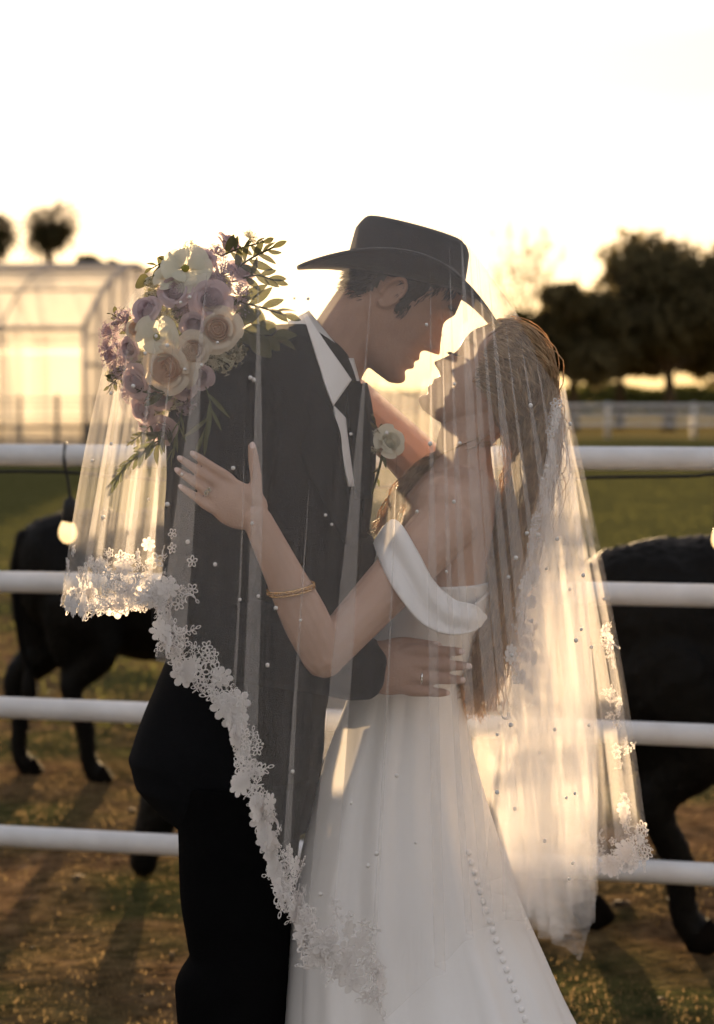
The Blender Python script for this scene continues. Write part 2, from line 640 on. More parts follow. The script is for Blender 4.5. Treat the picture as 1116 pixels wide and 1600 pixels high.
# ------------------------------------------------------------------ black cattle
def cow(name, label, loc, scale, rz=0.0, graze=False, group='black cattle behind the fence'):
    root = empty(name, label, 'cow', group)
    pc = []
    pc.append(ellipsoid((-.05, 0, .84), (.66, .285, .345)))
    pc.append(ellipsoid((-.58, 0, .90), (.27, .25, .275)))
    pc.append(ellipsoid((-.70, .0, .95), (.15, .20, .2)))
    pc.append(ellipsoid((.45, 0, .88), (.30, .24, .345)))
    pc.append(ellipsoid((.22, 0, 1.02), (.3, .16, .17)))
    pc.append(ellipsoid((-.45, 0, 1.06), (.2, .17, .12)))
    pc.append(ellipsoid((.6, 0, .70), (.2, .17, .26)))
    for sy, fx in ((1, -.17), (-1, .11)):
        pc.append(ellipsoid((-.60 + fx * .3, sy * .14, .76), (.20, .115, .30)))
        pc.append(tube([V(-.62 + fx * .2, sy * .15, .78), V(-.55 + fx * .45, sy * .15, .60), V(-.70 + fx * .75, sy * .145, .43), V(-.66 + fx * .9, sy * .14, .26), V(-.64 + fx, sy * .135, .11), V(-.61 + fx, sy * .135, .05)],
                       [.16, .125, .062, .046, .043, .05], 12, 22))
    for sy, fx in ((1, -.06), (-1, .12)):
        pc.append(tube([V(.45, sy * .13, .80), V(.47 + fx * .4, sy * .14, .58), V(.49 + fx * .8, sy * .135, .37), V(.47 + fx, sy * .13, .2), V(.46 + fx, sy * .13, .1), V(.49 + fx, sy * .13, .05)],
                       [.14, .10, .058, .043, .043, .05], 12, 20))
    if graze:
        nk = [V(.6, 0, .95), V(.92, 0, .74), V(1.12, 0, .50)]
        hd = [V(1.08, 0, .52), V(1.2, 0, .34), V(1.28, 0, .16), V(1.30, 0, .09)]
        ear = V(1.05, 0, .52)
    else:
        nk = [V(.6, 0, .98), V(.9, 0, 1.02), V(1.1, 0, 1.1)]
        hd = [V(1.05, 0, 1.14), V(1.25, 0, 1.05), V(1.42, 0, .95), V(1.48, 0, .91)]
        ear = V(1.04, 0, 1.18)
    pc.append(tube(nk, [.24, .19, .14], 14, 12))
    pc.append(tube(hd, [.12, .115, .08, .072], 14, 14, flat=(V(0, 1, 0), .85)))
    for sy in (1, -1):
        pc.append(tube([ear + V(0, sy * .08, 0), ear + V(-.03, sy * .17, .01), ear + V(-.04, sy * .24, -.015)], [.03, .045, .012], 8, 8, flat=(V(1, 0, .3), .4)))
    body = clay('body', pc, .014, 7, M['black_hide'], root)
    cc = np.zeros(len(body.data.vertices) * 3)
    body.data.vertices.foreach_get('co', cc)
    cc = cc.reshape(-1, 3)
    gc = np.random.default_rng(13)
    cc += gc.normal(0, .0022, cc.shape) + .006 * np.sin(cc[:, [1, 2, 0]] * 23 + 2) * np.sin(cc[:, [2, 0, 1]] * 17)
    body.data.vertices.foreach_set('co', cc.ravel())
    body.data.update()
    tl = MB().add(tube([V(-.82, 0, 1.06), V(-.86, .01, .9), V(-.84, 0, .65), V(-.80, -.01, .48)], [.035, .022, .016, .014], 8, 14))
    tl.add(tube([V(-.80, -.01, .5), V(-.79, 0, .4), V(-.78, 0, .27)], [.016, .04, .006], 8, 10))
    tl.build('tail', M['black_hide'], root)
    for (x, y) in ((-.78, .135), (-.50, -.135), (.43, .13), (.61, -.13)):
        MB().add(tube([V(x, y, .06), V(x + .02, y, .03), V(x + .035, y, .0)], [.05, .054, .058], 10, round_ends=False)).build('hoof', M['hoof'], root)
    root.location = loc
    root.scale = scale
    root.rotation_euler = (0, 0, rz)
    return root


cow('cow', 'black cow whose rump and hind legs show on the bouquet side', (-.72, 8.35, -.01), (.84, 1, .955), R(20), True)
cow('cow', 'black cow close behind the fence beside the veil of the bride', (1.47, 5.76, -.01), (1, 1, 1.0))
cow('cow', 'small black calf grazing with its head down behind the trousers of the groom', (.14, 6.62, -.01), (.66, .92, .84), R(194), True)

# ------------------------------------------------------------------ greenhouse
def greenhouse():
    g = empty('greenhouse', 'pale translucent greenhouse with curved ribbed roof glowing in the backlight', 'greenhouse')
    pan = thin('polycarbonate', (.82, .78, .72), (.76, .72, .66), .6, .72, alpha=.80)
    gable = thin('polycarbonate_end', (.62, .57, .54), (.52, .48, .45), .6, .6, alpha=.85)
    rib_m = surf('galvanised', (.42, .36, .32), (.34, .29, .26), 3, .5, 0, 1, .3, metal=.2)
    d0 = 70.0
    # local frame: u runs along the long side (towards photo left), w runs back
    c0 = P(131, 515, d0); c0[2] = 0
    u = V(-1, .10, 0); u /= np.linalg.norm(u)
    w = V(.37, 1, 0); w /= np.linalg.norm(w)
    eave = 4.15
    Wd, rise = 8.4, 2.42

    def arch(t):
        a = math.pi * t
        x = Wd * t
        return x, eave + rise * (1 - (2 * t - 1) ** 2)

    def pt(uu, t, off=0.0):
        x, z = arch(t)
        return c0 + u * uu + w * x + V(0, 0, z + off)

    L, bay = 24.0, 3.0
    nb = int(L / bay)
    ts = np.linspace(0, 1, 19)
    for k in range(nb):
        vs_, fs_ = [], []
        for i, t in enumerate(ts):
            vs_ += [pt(k * bay + .03, t), pt((k + 1) * bay - .03, t)]
        for i in range(len(ts) - 1):
            fs_.append((2 * i, 2 * i + 1, 2 * i + 3, 2 * i + 2))
        mesh_obj('roof_panel', vs_, fs_, pan, g)
        for ww in (0.0, Wd):
            a = c0 + u * (k * bay + .03) + w * ww
            b = c0 + u * ((k + 1) * bay - .03) + w * ww
            mesh_obj('wall_panel', [a + V(0, 0, .9), b + V(0, 0, .9), b + V(0, 0, eave - .35), a + V(0, 0, eave - .35)], [(0, 1, 2, 3)], pan, g)
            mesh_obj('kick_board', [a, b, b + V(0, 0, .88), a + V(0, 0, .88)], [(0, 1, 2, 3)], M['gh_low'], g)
            mesh_obj('eave_panel', [a + V(0, 0, eave - .3), b + V(0, 0, eave - .3), b + V(0, 0, eave), a + V(0, 0, eave)], [(0, 1, 2, 3)], pan, g)
    for k in range(nb + 1):
        mb = MB().add(tube([pt(k * bay, t, .03) for t in np.linspace(0, 1, 25)],   .045 if k else .09, 8, round_ends=False))
        for ww in (0, Wd):
            b0 = c0 + u * k * bay + w * ww
            mb.add(tube([b0, b0 + V(0, 0, eave + .05)], .045 if k else .08, 8, round_ends=False))
        mb.build('rib', rib_m, g)
    for t, rr in ((0.0, .09), (.18, .05), (.33, .05), (.5, .16), (.67, .05), (1.0, .09)):
        MB().add(tube([pt(-.1, t, .02), pt(L, t, .02)], rr, 8, round_ends=False)).build('purlin', rib_m, g)
    # gable end
    for uu in (0.0, L):
        nn = 8
        for i in range(nn):
            t0, t1 = i / nn, (i + 1) / nn
            tt = np.linspace(t0, t1, 5)
            top = [pt(uu, t, -.04) for t in tt]
            bot = []
            for t in (t1, t0):
                x, _ = arch(t)
                bot.append(c0 + u * uu + w * x + V(0, 0, .9))
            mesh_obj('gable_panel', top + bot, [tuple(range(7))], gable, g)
        for i in range(1, nn):
            x, z = arch(i / nn)
            b0 = c0 + u * (uu - .02) + w * x
            MB().add(tube([b0, b0 + V(0, 0, z - .05)], .06, 6, round_ends=False)).build('stud', rib_m, g)
        x0, x1 = c0 + u * uu, c0 + u * uu + w * Wd
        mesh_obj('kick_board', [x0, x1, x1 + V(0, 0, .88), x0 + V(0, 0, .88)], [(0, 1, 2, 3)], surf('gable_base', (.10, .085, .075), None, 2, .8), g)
        MB().add(tube([x0 + V(0, 0, 2.9), x1 + V(0, 0, 2.9)], .07, 6, round_ends=False)).build('girt', rib_m, g)


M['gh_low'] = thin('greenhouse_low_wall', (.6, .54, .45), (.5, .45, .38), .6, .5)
greenhouse()

# corral panels in front of the greenhouse
corral = empty('corral_fence', 'grey pipe corral fence with wire rails in front of the greenhouse', 'fence')
cm = surf('corral_pipe', (.16, .14, .13), None, 3, .6)
for i, px in enumerate((-160, -95, -40, 31, 89, 150, 212)):
    q = P(px, 640, 62)
    q[2] = 0
    MB().add(tube([q, q + V(0, 0, 1.75)], .075 if i in (4,) else .05, 8)).build('post', cm, corral)
for z in (.45, .8, 1.15, 1.45, 1.68):
    a, b = P(-170, 640, 62.1), P(216, 640, 62.1)
    a[2] = b[2] = z
    MB().add(tube([a, b], .022, 6, round_ends=False)).build('wire_rail', cm, corral)

# far white fence on the other side of the paddock
farf = empty('rail_fence', 'far white three-rail fence crossing the paddock beneath the dark trees', 'fence')
fm = surf('far_fence_paint', (.62, .60, .60), None, 2, .6)
for k in range(-4, 16):
    q = P(950 + 137 * k * .98, 640, 88 + k * .4)
    if k < 0 and q[0] < 1:
        continue
    q[2] = 0
    MB().add(box(q + V(0, 0, .78), (.22, .14, 1.56))).build('post', fm, farf)
for z in (.62, 1.02, 1.42):
    a, b = P(700, 640, 87.2), P(2900, 640, 93.5)
    a[2] = b[2] = z
    d = b - a
    c = (a + b) / 2
    MB().add(box(c, (np.linalg.norm(d), .06, .17), math.atan2(d[1], d[0]))).build('rail', fm, farf)

# ------------------------------------------------------------------ trees
def tree(name, label, px, d, h, crown_rx, crown_z, crown_rz, leaf, n_leaf, seed, lobes=9, trunk_r=.25, leaf_s=.28, bare=False, group=None):
    g = np.random.default_rng(seed)
    base = P(px, 640, d); base[2] = 0
    root = empty(name, label, 'tree', group)
    fork = V(0, 0, crown_z - crown_rz * .75)
    mb = MB().add(tube([V(0, 0, -.1), V(.05, 0, fork[2] * .5), fork], [trunk_r * 1.3, trunk_r, trunk_r * .85], 10, 10))
    lob = []
    for i in range(lobes):
        a = 2 * math.pi * (i + g.random() * .6) / lobes
        rr = crown_rx * (.25 + .55 * g.random())
        c = V(math.cos(a) * rr, math.sin(a) * rr, crown_z + crown_rz * (g.random() * 1.25 - .55))
        lob.append((c, crown_rx * (.20 + .24 * g.random())))
        mb.add(tube([fork, (fork + c) / 2 + V(0, 0, -.1 + .4 * g.random()), c], [trunk_r * .5, trunk_r * .3, trunk_r * .1], 7, 8))
        for k in range(4 if bare else 2):
            e = c + g.normal(0, crown_rx * .25, 3) + V(0, 0, crown_rz * .25)
            mb.add(tube([c * .7 + fork * .3, (c + e) / 2, e], [trunk_r * .16, trunk_r * .09, .012], 5, 6))
            if bare:
                for q in range(4):
                    e2 = e + g.normal(0, crown_rx * .14, 3) + V(0, 0, crown_rz * .16)
                    mb.add(tube([(c + e) / 2 * .4 + e * .6, e2], [.03, .012], 4, 3))
    mb.build('trunk', M['bark'], root)
    lob.append((V(0, 0, crown_z), crown_rx * .45))
    if n_leaf:
        ci = g.integers(0, len(lob), n_leaf)
        C = np.array([l[0] for l in lob])[ci]
        Rr = np.array([l[1] for l in lob])[ci]
        dv = g.normal(0, 1, (n_leaf, 3)); dv /= np.linalg.norm(dv, axis=1)[:, None]
        rad = Rr * g.random(n_leaf) ** .38 * (1 + .18 * np.sin(dv[:, 0] * 7 + ci) * np.sin(dv[:, 2] * 6))
        pos = C + dv * rad[:, None] * V(1, 1, crown_rz / crown_rx * 1.1)
        pos[:, 2] = np.maximum(pos[:, 2], crown_z - crown_rz * .95 + g.random(n_leaf) * .4)
        a = g.normal(0, 1, (n_leaf, 3)); a /= np.linalg.norm(a, axis=1)[:, None]
        b = np.cross(a, g.normal(0, 1, (n_leaf, 3))); b /= np.linalg.norm(b, axis=1)[:, None]
        s = leaf_s * (.5 + g.random(n_leaf))[:, None]
        v = np.stack([pos - a * s, pos + b * s * .55, pos + a * s, pos - b * s * .55], 1).reshape(-1, 3)
        f = np.arange(n_leaf * 4).reshape(-1, 4)
        mesh_obj('crown', v, f.tolist(), leaf, root, smooth=False)
    root.location = base
    return root


FAR = 'trees beyond the paddock'
tree('broadleaf_tree', 'broad dark tree filling the gap between the low rounded tree and the tallest tree', 968, 120, 8.8, 4.3, 5.4, 3.3, M['leaf_dark'], 12000, 27, 22, .28, .27, group=FAR)
tree('broadleaf_tree', 'tallest dark leafy tree, standing in the middle of the trees behind the white fence', 1045, 112, 10.7, 5.2, 6.5, 4.3, M['leaf_dark'], 17000, 21, 28, .32, .27, group=FAR)
tree('broadleaf_tree', 'lower rounded dark tree next to the head of the bride', 895, 108, 8.6, 4.2, 5.2, 3.2, M['leaf_dark'], 14000, 22, 24, .28, .26, group=FAR)
tree('broadleaf_tree', 'dark tree cut off at the edge of the picture with bright gaps', 1168, 116, 9.6, 4.2, 5.6, 3.8, M['leaf_dark'], 8000, 23, 18, .3, .26, group=FAR)
tree('shrub_tree', 'small olive tree half hidden by the veil beside the dark trees', 812, 118, 6.2, 2.3, 5.0, 2.6, M['leaf_olive'], 3200, 24, 7, .16, .20, group=FAR)
tree('bare_tree', 'tall leafless tree with fine twigs rising above the olive tree', 815, 135, 13.0, 3.0, 9.0, 3.8, M['leaf_olive'], 500, 25, 9, .14, .12, True, group=FAR)
tree('shrub_tree', 'low bushy tree top showing above the greenhouse ridge', 160, 104, 8.6, 1.3, 8.4, .85, M['leaf_olive'], 2600, 26, 7, .14, .2, group=FAR)


def palm(name, label, px, py_crown, d, size, seed, lean=0.0):
    g = np.random.default_rng(seed)
    top = P(px, py_crown, d)
    base = V(top[0] + lean, d, 0)
    root = empty(name, label, 'palm tree', 'palm trees behind the greenhouse')
    t = top - base
    MB().add(tube([V(0, 0, -.1), t * .5 + V(-lean * .1, 0, 0), t], [.26, .2, .19], 10, 14)).build('trunk', M['bark'], root)
    # hanging skirt of dead fronds
    for k in range(34):
        az = 2 * math.pi * k * .381966 + .5
        el = R(75 - 130 * (k / 33))
        L = size * (.75 + .35 * g.random())
        dirh = V(math.cos(az), math.sin(az), 0)
        p0 = t
        pts = []
        stalk = .1 + .7 * g.random()
        for s in np.linspace(0, 1, 5):
            e = el - s * s * .3
            pts.append(p0 + (dirh * math.cos(e) + V(0, 0, math.sin(e))) * L * .60 * stalk * s)
        mb = MB().add(tube(pts, [.025, .02, .018, .015, .012], 4, round_ends=False))
        hub = pts[-1]
        ax = pts[-1] - pts[-2]; ax /= np.linalg.norm(ax)
        side = np.cross(ax, V(0, 0, 1)); side /= np.linalg.norm(side) + 1e-9
        upn = np.cross(side, ax)
        ro = g.normal(0, .9) + (1.1 if abs(dirh[1]) < .7 else 0)
        side, upn = side * math.cos(ro) + upn * math.sin(ro), upn * math.cos(ro) - side * math.sin(ro)
        for j in range(9):
            an = R(-75 + 150 * j / 8)
            dd = ax * math.cos(an) + side * math.sin(an)
            ln = L * .75 * (.75 + .25 * math.cos(an)) * (.85 + .3 * g.random())
            q = np.cross(dd, upn)
            e1 = hub + dd * ln * .6 + V(0, 0, -.03) * ln
            e2 = hub + dd * ln + V(0, 0, -.20) * ln
            wv = q * .075
            mb.add(([hub, e1 - wv, e2, e1 + wv], [(0, 1, 2, 3)]))
        mb.build('frond', M['palm'], root, smooth=False)
    root.location = base
    return root


palm('palm_tree', 'whole fan palm crown rising above the greenhouse ridge', 76, 354, 96, 1.6, 31, .5)
palm('palm_tree', 'fan palm at the very edge of the picture, half its crown showing', -14, 366, 94, 1.5, 32, -.3)

# far treeline low on the horizon
def treeline():
    g = np.random.default_rng(41)
    n = 24000
    x = (g.random(n) * 2 - 1) * 240
    y = 320 + g.random(n) * 40
    prof = 2.6 + 1.4 * np.sin(x * .05) + 1.0 * np.sin(x * .13 + 1) + .8 * np.sin(x * .31 + 2)
    prof = np.maximum(prof, .8)
    z = prof * g.random(n) ** .6
    pos = np.stack([x, y, z], -1)
    a = g.normal(0, 1, (n, 3)); a /= np.linalg.norm(a, axis=1)[:, None]
    b = np.cross(a, g.normal(0, 1, (n, 3))); b /= np.linalg.norm(b, axis=1)[:, None]
    v = np.stack([pos - a * .9, pos + b * .6, pos + a * .9, pos - b * .6], 1).reshape(-1, 3)
    return mesh_obj('treeline', v, np.arange(n * 4).reshape(-1, 4).tolist(), M['leaf_olive'], smooth=False)


tag(treeline(), 'low far-off line of trees along the horizon', 'treeline', kind='stuff')


# ------------------------------------------------------------------ people
M['skin'] = surf('skin', (.52, .345, .265), (.45, .285, .21), 22, .5, .12, 260, .35, detail=8.0)
M['skin_tan'] = surf('skin_tan', (.43, .265, .195), (.34, .20, .145), 22, .5, .14, 240, .35, detail=8.0)
M['nail'] = surf('nail', (.78, .60, .55), None, 30, .2, spec=.5)
M['suit'] = surf('suit', (.008, .0085, .0105), (.006, .0065, .008), 9, .9, .25, 420, .05)
M['trouser'] = surf('trouser', (.005, .005, .0055), (.0035, .0035, .004), 9, .95, .2, 380, .02)
M['shirt'] = surf('shirt', (.78, .76, .76), (.72, .70, .70), 20, .7, .05, 300, .2)
M['hat_felt'] = surf('hat_felt', (.030, .025, .024), (.020, .017, .016), 14, .9, .2, 300, .1, sheen=.25)
M['hat_band'] = surf('hat_band', (.015, .013, .013), None, 20, .5)
M['satin'] = surf('satin', (.84, .815, .81), (.80, .775, .77), 3, .42, .22, 16, .35, sheen=.2)
M['hair_dark'] = surf('hair_dark', (.035, .022, .014), (.02, .013, .009), 40, .45, 0, 1, .4)
M['gold'] = surf('gold', (.85, .55, .25), (.8, .5, .22), 50, .22, metal=1.0)
M['silver'] = surf('silver', (.80, .78, .76), (.7, .68, .66), 50, .15, metal=1.0)


def hair_material(name, c1, c2):
    m, nt, b = mat_new(name)
    tc = N(nt, 'ShaderNodeTexCoord')
    no = N(nt, 'ShaderNodeTexNoise', Scale=55.0, Detail=2.0)
    nt.links.new(tc.outputs['Object'], no.inputs['Vector'])
    rp = ramp(nt, no.outputs['Fac'], [(.35, c2), (.65, c1)])
    nt.links.new(rp.outputs['Color'], b.inputs['Base Color'])
    b.inputs['Roughness'].default_value = .42
    b.inputs['Specular IOR Level'].default_value = .45
    t = N(nt, 'ShaderNodeBsdfTranslucent')
    nt.links.new(rp.outputs['Color'], t.inputs['Color'])
    mx = N(nt, 'ShaderNodeMixShader', Fac=.5)
    nt.links.new(b.outputs[0], mx.inputs[1])
    nt.links.new(t.outputs[0], mx.inputs[2])
    nt.links.new(mx.outputs[0], nt.nodes['Material Output'].inputs['Surface'])
    return m


M['hair_blond'] = hair_material('hair_blond', (.74, .54, .33), (.44, .30, .18))


def gs(x, s):
    return np.exp(-(x / s) ** 2)


def head_mesh(scale=1.0, male=True):
    """head in its own frame: +x looks forward, z up"""
    if male:
        T = [(-.122, .076, .034, .018), (-.114, .087, .010, .032), (-.100, .092, -.018, .044), (-.078, .090, -.046, .055), (-.055, .089, -.068, .062),
             (-.03, .090, -.083, .068), (0, .088, -.096, .072), (.02, .088, -.101, .075), (.04, .096, -.103, .077), (.07, .092, -.100, .077),
             (.095, .074, -.086, .068), (.112, .044, -.058, .048), (.121, .0, -.02, .014)]
    else:
        T = [(-.120, .072, .036, .014), (-.112, .083, .012, .026), (-.098, .087, -.015, .038), (-.078, .086, -.042, .050), (-.055, .086, -.066, .058),
             (-.03, .087, -.082, .065), (0, .086, -.096, .070), (.02, .087, -.101, .073), (.04, .093, -.103, .075), (.07, .091, -.100, .075),
             (.095, .074, -.086, .067), (.112, .044, -.058, .047), (.121, .0, -.02, .014)]
    rows = spline(T, 90)
    n = 96
    th = np.linspace(0, 2 * math.pi, n, endpoint=False)
    out = []
    for z, f, b, w in rows:
        c, s = np.cos(th), np.sin(th)
        ex = 2.25
        x = (f + b) / 2 + (f - b) / 2 * np.sign(c) * np.abs(c) ** (2 / ex)
        y = w * np.sign(s) * np.abs(s) ** (2 / ex)
        front = np.clip(c, 0, 1) ** .6
        nt_ = np.clip((.036 - z) / .064, 0, 1)
        nose = (.030 if male else .027) * nt_ ** 1.25 * (1.0 if z > -.030 else math.exp(-((z + .030) / .0065) ** 2))
        x = x + front * nose * gs(y, .0085 + .0075 * nt_)
        if z < -.012:                                             # wings of the nose
            x = x + front * .007 * gs(z + .028, .009) * (gs(y - .015, .007) + gs(y + .015, .007))
        x = x + front * (.0075 * gs(z + .058, .0065) + .0078 * gs(z + .075, .0068) - .003 * gs(z + .0665, .0028)) * gs(y, .024)
        x = x - front * .005 * gs(z + .088, .006) * gs(y, .03)
        x = x + front * .007 * gs(z + .106, .012) * gs(y, .02)
        x = x - front * .013 * gs(z - .018, .013) * (gs(y - .033, .017) + gs(y + .033, .017))
        x = x + front * .0085 * gs(z - .018, .0095) * (gs(y - .034, .012) + gs(y + .034, .012))
        x = x + front * (.005 if male else .002) * gs(z - .042, .009) * (gs(y - .025, .02) + gs(y + .025, .02))
        y = y * (1 + .05 * gs(z + .012, .022) * front)
        out.append(np.stack([x, y, np.full(n, z)], -1))
    v = np.concatenate(out) * scale
    return v, [tuple(reversed(q)) for q in ring_faces(len(rows), n)][::1]


def head_xf(nose_px, nose_py, depth, pitch, facing, scale):
    """returns a function from head frame to world; pitch>0 looks down; facing +1 = photo right"""
    c, s = math.cos(pitch), math.sin(pitch)
    nose = V(.119, 0, -.029) * scale

    def rot(p):
        p = np.asarray(p, float)
        x = p[..., 0] * c + p[..., 2] * s
        z = -p[..., 0] * s + p[..., 2] * c
        return np.stack([facing * x, p[..., 1] * (facing), z], -1)
    base = P(nose_px, nose_py, depth) - rot(nose)
    return lambda p: rot(p) + base


def ear(xf, sy, scale, w):
    pts = []
    for a in np.linspace(-.4, 2 * math.pi - 1.1, 16):
        pts.append(V(-.012 - .016 * math.cos(a + .2), sy * (w + .006 + .006 * math.sin(a)), .004 + .029 * math.sin(a)) * scale)
    lobe = ellipsoid(V(-.010, sy * (w + .002), .004) * scale, V(.014, .0055, .026) * scale, None, 12, 9)
    t = tube(pts, .0044 * scale, 8)
    return [(xf(t[0]), t[1] if xf(V(1, 0, 0))[0] > 0 else t[1]), (xf(lobe[0]), lobe[1])]


def hand(wrist, axis, back, side, L, curl, spread, thumb, fat=1.0, thumb_curl=.3):
    """wrist point; axis towards the fingers; back = normal of the back of the hand; side = towards the thumb.
    returns clay pieces, nail transforms and knuckle chains"""
    ax = axis / np.linalg.norm(axis)
    bk = back - ax * np.dot(back, ax); bk /= np.linalg.norm(bk)
    sd = side - ax * np.dot(side, ax) - bk * np.dot(side, bk); sd /= np.linalg.norm(sd)
    pc, nails, chains = [], [], []
    pl = L * .50
    rot = np.stack([ax, sd, bk], 1)
    pc.append((ellipsoid((0, 0, 0), (pl * .60, L * .225, L * .085 * fat), rot)[0] + wrist + ax * pl * .52, ellipsoid((0, 0, 0), (1, 1, 1))[1]))
    pc.append((ellipsoid((0, 0, 0), (pl * .42, L * .12, L * .10 * fat), rot)[0] + wrist + ax * pl * .36 + sd * L * .12 - bk * L * .02, ellipsoid((0, 0, 0), (1, 1, 1))[1]))
    lens = [.43, .48, .45, .36]
    for i in range(4):
        lat = (.165 - .11 * i) * L
        root = wrist + ax * pl * (.93 - .05 * abs(i - 1.3)) + sd * lat + bk * L * .015
        r0 = (.047 - .004 * (i == 3)) * L * fat
        a = spread * (1.2 - i)
        d = ax * math.cos(a) + sd * math.sin(a)
        cu = curl[i]
        pts, rr, q = [wrist + ax * pl * .45 + sd * lat * .6, root], [r0 * .9, r0 * 1.05], root
        segs = [.45, .31, .24]
        ang = 0
        for k, sg in enumerate(segs):
            ang += cu * (.55, 1.0, .75)[k]
            dd = d * math.cos(ang) - bk * math.sin(ang)
            q = q + dd * lens[i] * L * sg
            pts.append(q)
            rr.append(r0 * (.96, .86, .70)[k])
        pc.append(tube(pts, rr, 10, 22))
        chains.append((pts, rr))
        up = d * math.sin(ang) + bk * math.cos(ang)
        nails.append((q + up * rr[-1] * .82 - dd * rr[-1] * .1, dd, up, rr[-1]))
    t0 = wrist + ax * pl * .22 + sd * L * .12
    d1 = ax * math.cos(thumb) + sd * math.sin(thumb) - bk * .15
    d1 /= np.linalg.norm(d1)
    t1 = t0 + d1 * L * .22
    d2 = ax * math.cos(thumb - thumb_curl) + sd * math.sin(thumb - thumb_curl) - bk * .2
    d2 /= np.linalg.norm(d2)
    t2 = t1 + d2 * L * .19
    t3 = t2 + d2 * L * .14
    r0 = .058 * L * fat
    pc.append(tube([t0, t1, t2, t3], [r0 * 1.3, r0, r0 * .92, r0 * .72], 10, 20))
    chains.append(([t0, t1, t2, t3], [r0 * 1.3, r0, r0 * .92, r0 * .72]))
    up = bk + sd * .3; up -= d2 * np.dot(up, d2); up /= np.linalg.norm(up)
    nails.append((t3 + up * r0 * .72 * .82, d2, up, r0 * .72))
    return pc, nails, chains


def add_nails(nails, parent, mat):
    for c, d, up, r in nails:
        sd = np.cross(up, d)
        rot = np.stack([d, sd, up], 1)
        v, f = ellipsoid((0, 0, 0), (r * .95, r * .68, r * .24), rot, 12, 8)
        mesh_obj('fingernail', v + c, f, mat, parent)


def strands(mb, pts, radii, n, rad=.0009, wave=.006, freq=3.0, seed=0, samples=22, flatten=None, taper=.55, fly=0.0):
    """a lock of hair: n thin strands following a guide line"""
    g = np.random.default_rng(seed)
    gl = spline(np.hstack([np.asarray(pts, float), np.asarray(radii, float)[:, None]]), samples)
    p, rr = gl[:, :3], gl[:, 3]
    tan = np.gradient(p, axis=0); tan /= np.linalg.norm(tan, axis=1)[:, None] + 1e-9
    ref = V(0, 1, 0)
    b1 = np.cross(tan, ref); b1 /= np.linalg.norm(b1, axis=1)[:, None] + 1e-9
    b2 = np.cross(tan, b1)
    t = np.linspace(0, 1, samples)
    for k in range(n):
        a, q = g.random() * 2 * math.pi, math.sqrt(g.random())
        if fly and g.random() < fly:
            q *= 1.3 + .9 * g.random()
        ph, ph2 = g.random() * 1.6 + a, g.random() * 6
        fr = freq * (.8 + .4 * g.random())
        e0 = .0 + .12 * g.random()
        e1 = 1 - .42 * g.random() ** 1.3
        tt = np.interp(np.linspace(e0, e1, samples), t, np.arange(samples))
        i0 = np.minimum(tt.astype(int), samples - 2)
        w = (tt - i0)[:, None]
        cp = p[i0] * (1 - w) + p[i0 + 1] * w
        cr = (rr[i0] * (1 - w[:, 0]) + rr[i0 + 1] * w[:, 0])[:, None]
        c1 = b1[i0]; c2 = b2[i0]
        tl = np.linspace(0, 1, samples)[:, None]
        wv = wave * tl ** .7 * np.sin(2 * math.pi * fr * tl + ph)
        wv2 = wave * .7 * tl ** .7 * np.sin(2 * math.pi * fr * .8 * tl + ph2)
        ctr = cp + c1 * (math.cos(a) * q * cr + wv) + c2 * (math.sin(a) * q * cr + wv2)
        rad_k = rad * (.6 + .8 * g.random()) * (1 - taper * np.linspace(0, 1, samples) ** 2)
        mb.add(tri_tube(ctr, rad_k))


_TT = {}


def tri_tube(c, r):
    n = len(c)
    tan = np.gradient(c, axis=0); tan /= np.linalg.norm(tan, axis=1)[:, None] + 1e-9
    u = np.cross(tan, V(.31, .9, .29)); u /= np.linalg.norm(u, axis=1)[:, None] + 1e-9
    w = np.cross(tan, u)
    v = np.stack([c + u * r[:, None], c + (-.5 * u + .866 * w) * r[:, None], c + (-.5 * u - .866 * w) * r[:, None]], 1).reshape(-1, 3)
    if n not in _TT:
        _TT[n] = ring_faces(n, 3, False, False)
    return v, _TT[n]


# ---- groom -------------------------------------------------------
YG = 3.50
groom = empty('person', 'person in a black suit and white shirt leaning in under the veil for a kiss', 'person')
gx_ = head_xf(687, 554, YG - .01, R(37), 1, .99)
hv, hf = head_mesh(.99, True)
g_pc = [(gx_(hv), hf)]
for sy in (-1, 1):
    g_pc += ear(gx_, sy, 1.0, .072)
neck0, neck1 = gx_(V(-.035, 0, -.035)), P(505, 590, YG)
g_pc.append(tube([neck0, gx_(V(-.035, 0, -.09)) * .5 + (neck0 * .3 + neck1 * .7) * .5, neck1, P(490, 660, YG)], [.058, .06, .066, .09], 18, 14))
# trunk and limbs under the suit
g_pc.append(rows_loft(dense_rows([(600, 380, 520, YG, .10), (660, 330, 545, YG, .17), (800, 320, 545, YG, .16), (950, 315, 525, YG, .145), (1080, 300, 495, YG, .15), (1230, 295, 480, YG, .16)], 24), 28))
for dy, dx in ((-.085, 0), (.11, 14)):
    g_pc.append(tube([P(385 + dx, 1200, YG + dy), P(368 + dx, 1420, YG + dy), P(368 + dx, 1600, YG + dy), P(355 + dx, 1990, YG + dy)], [.074, .070, .055, .038], 14, 24))
    g_pc.append(tube([P(352 + dx, 2005, YG + dy), P(400 + dx, 2018, YG + dy), P(445 + dx, 2025, YG + dy)], [.038, .036, .026], 12, 8))
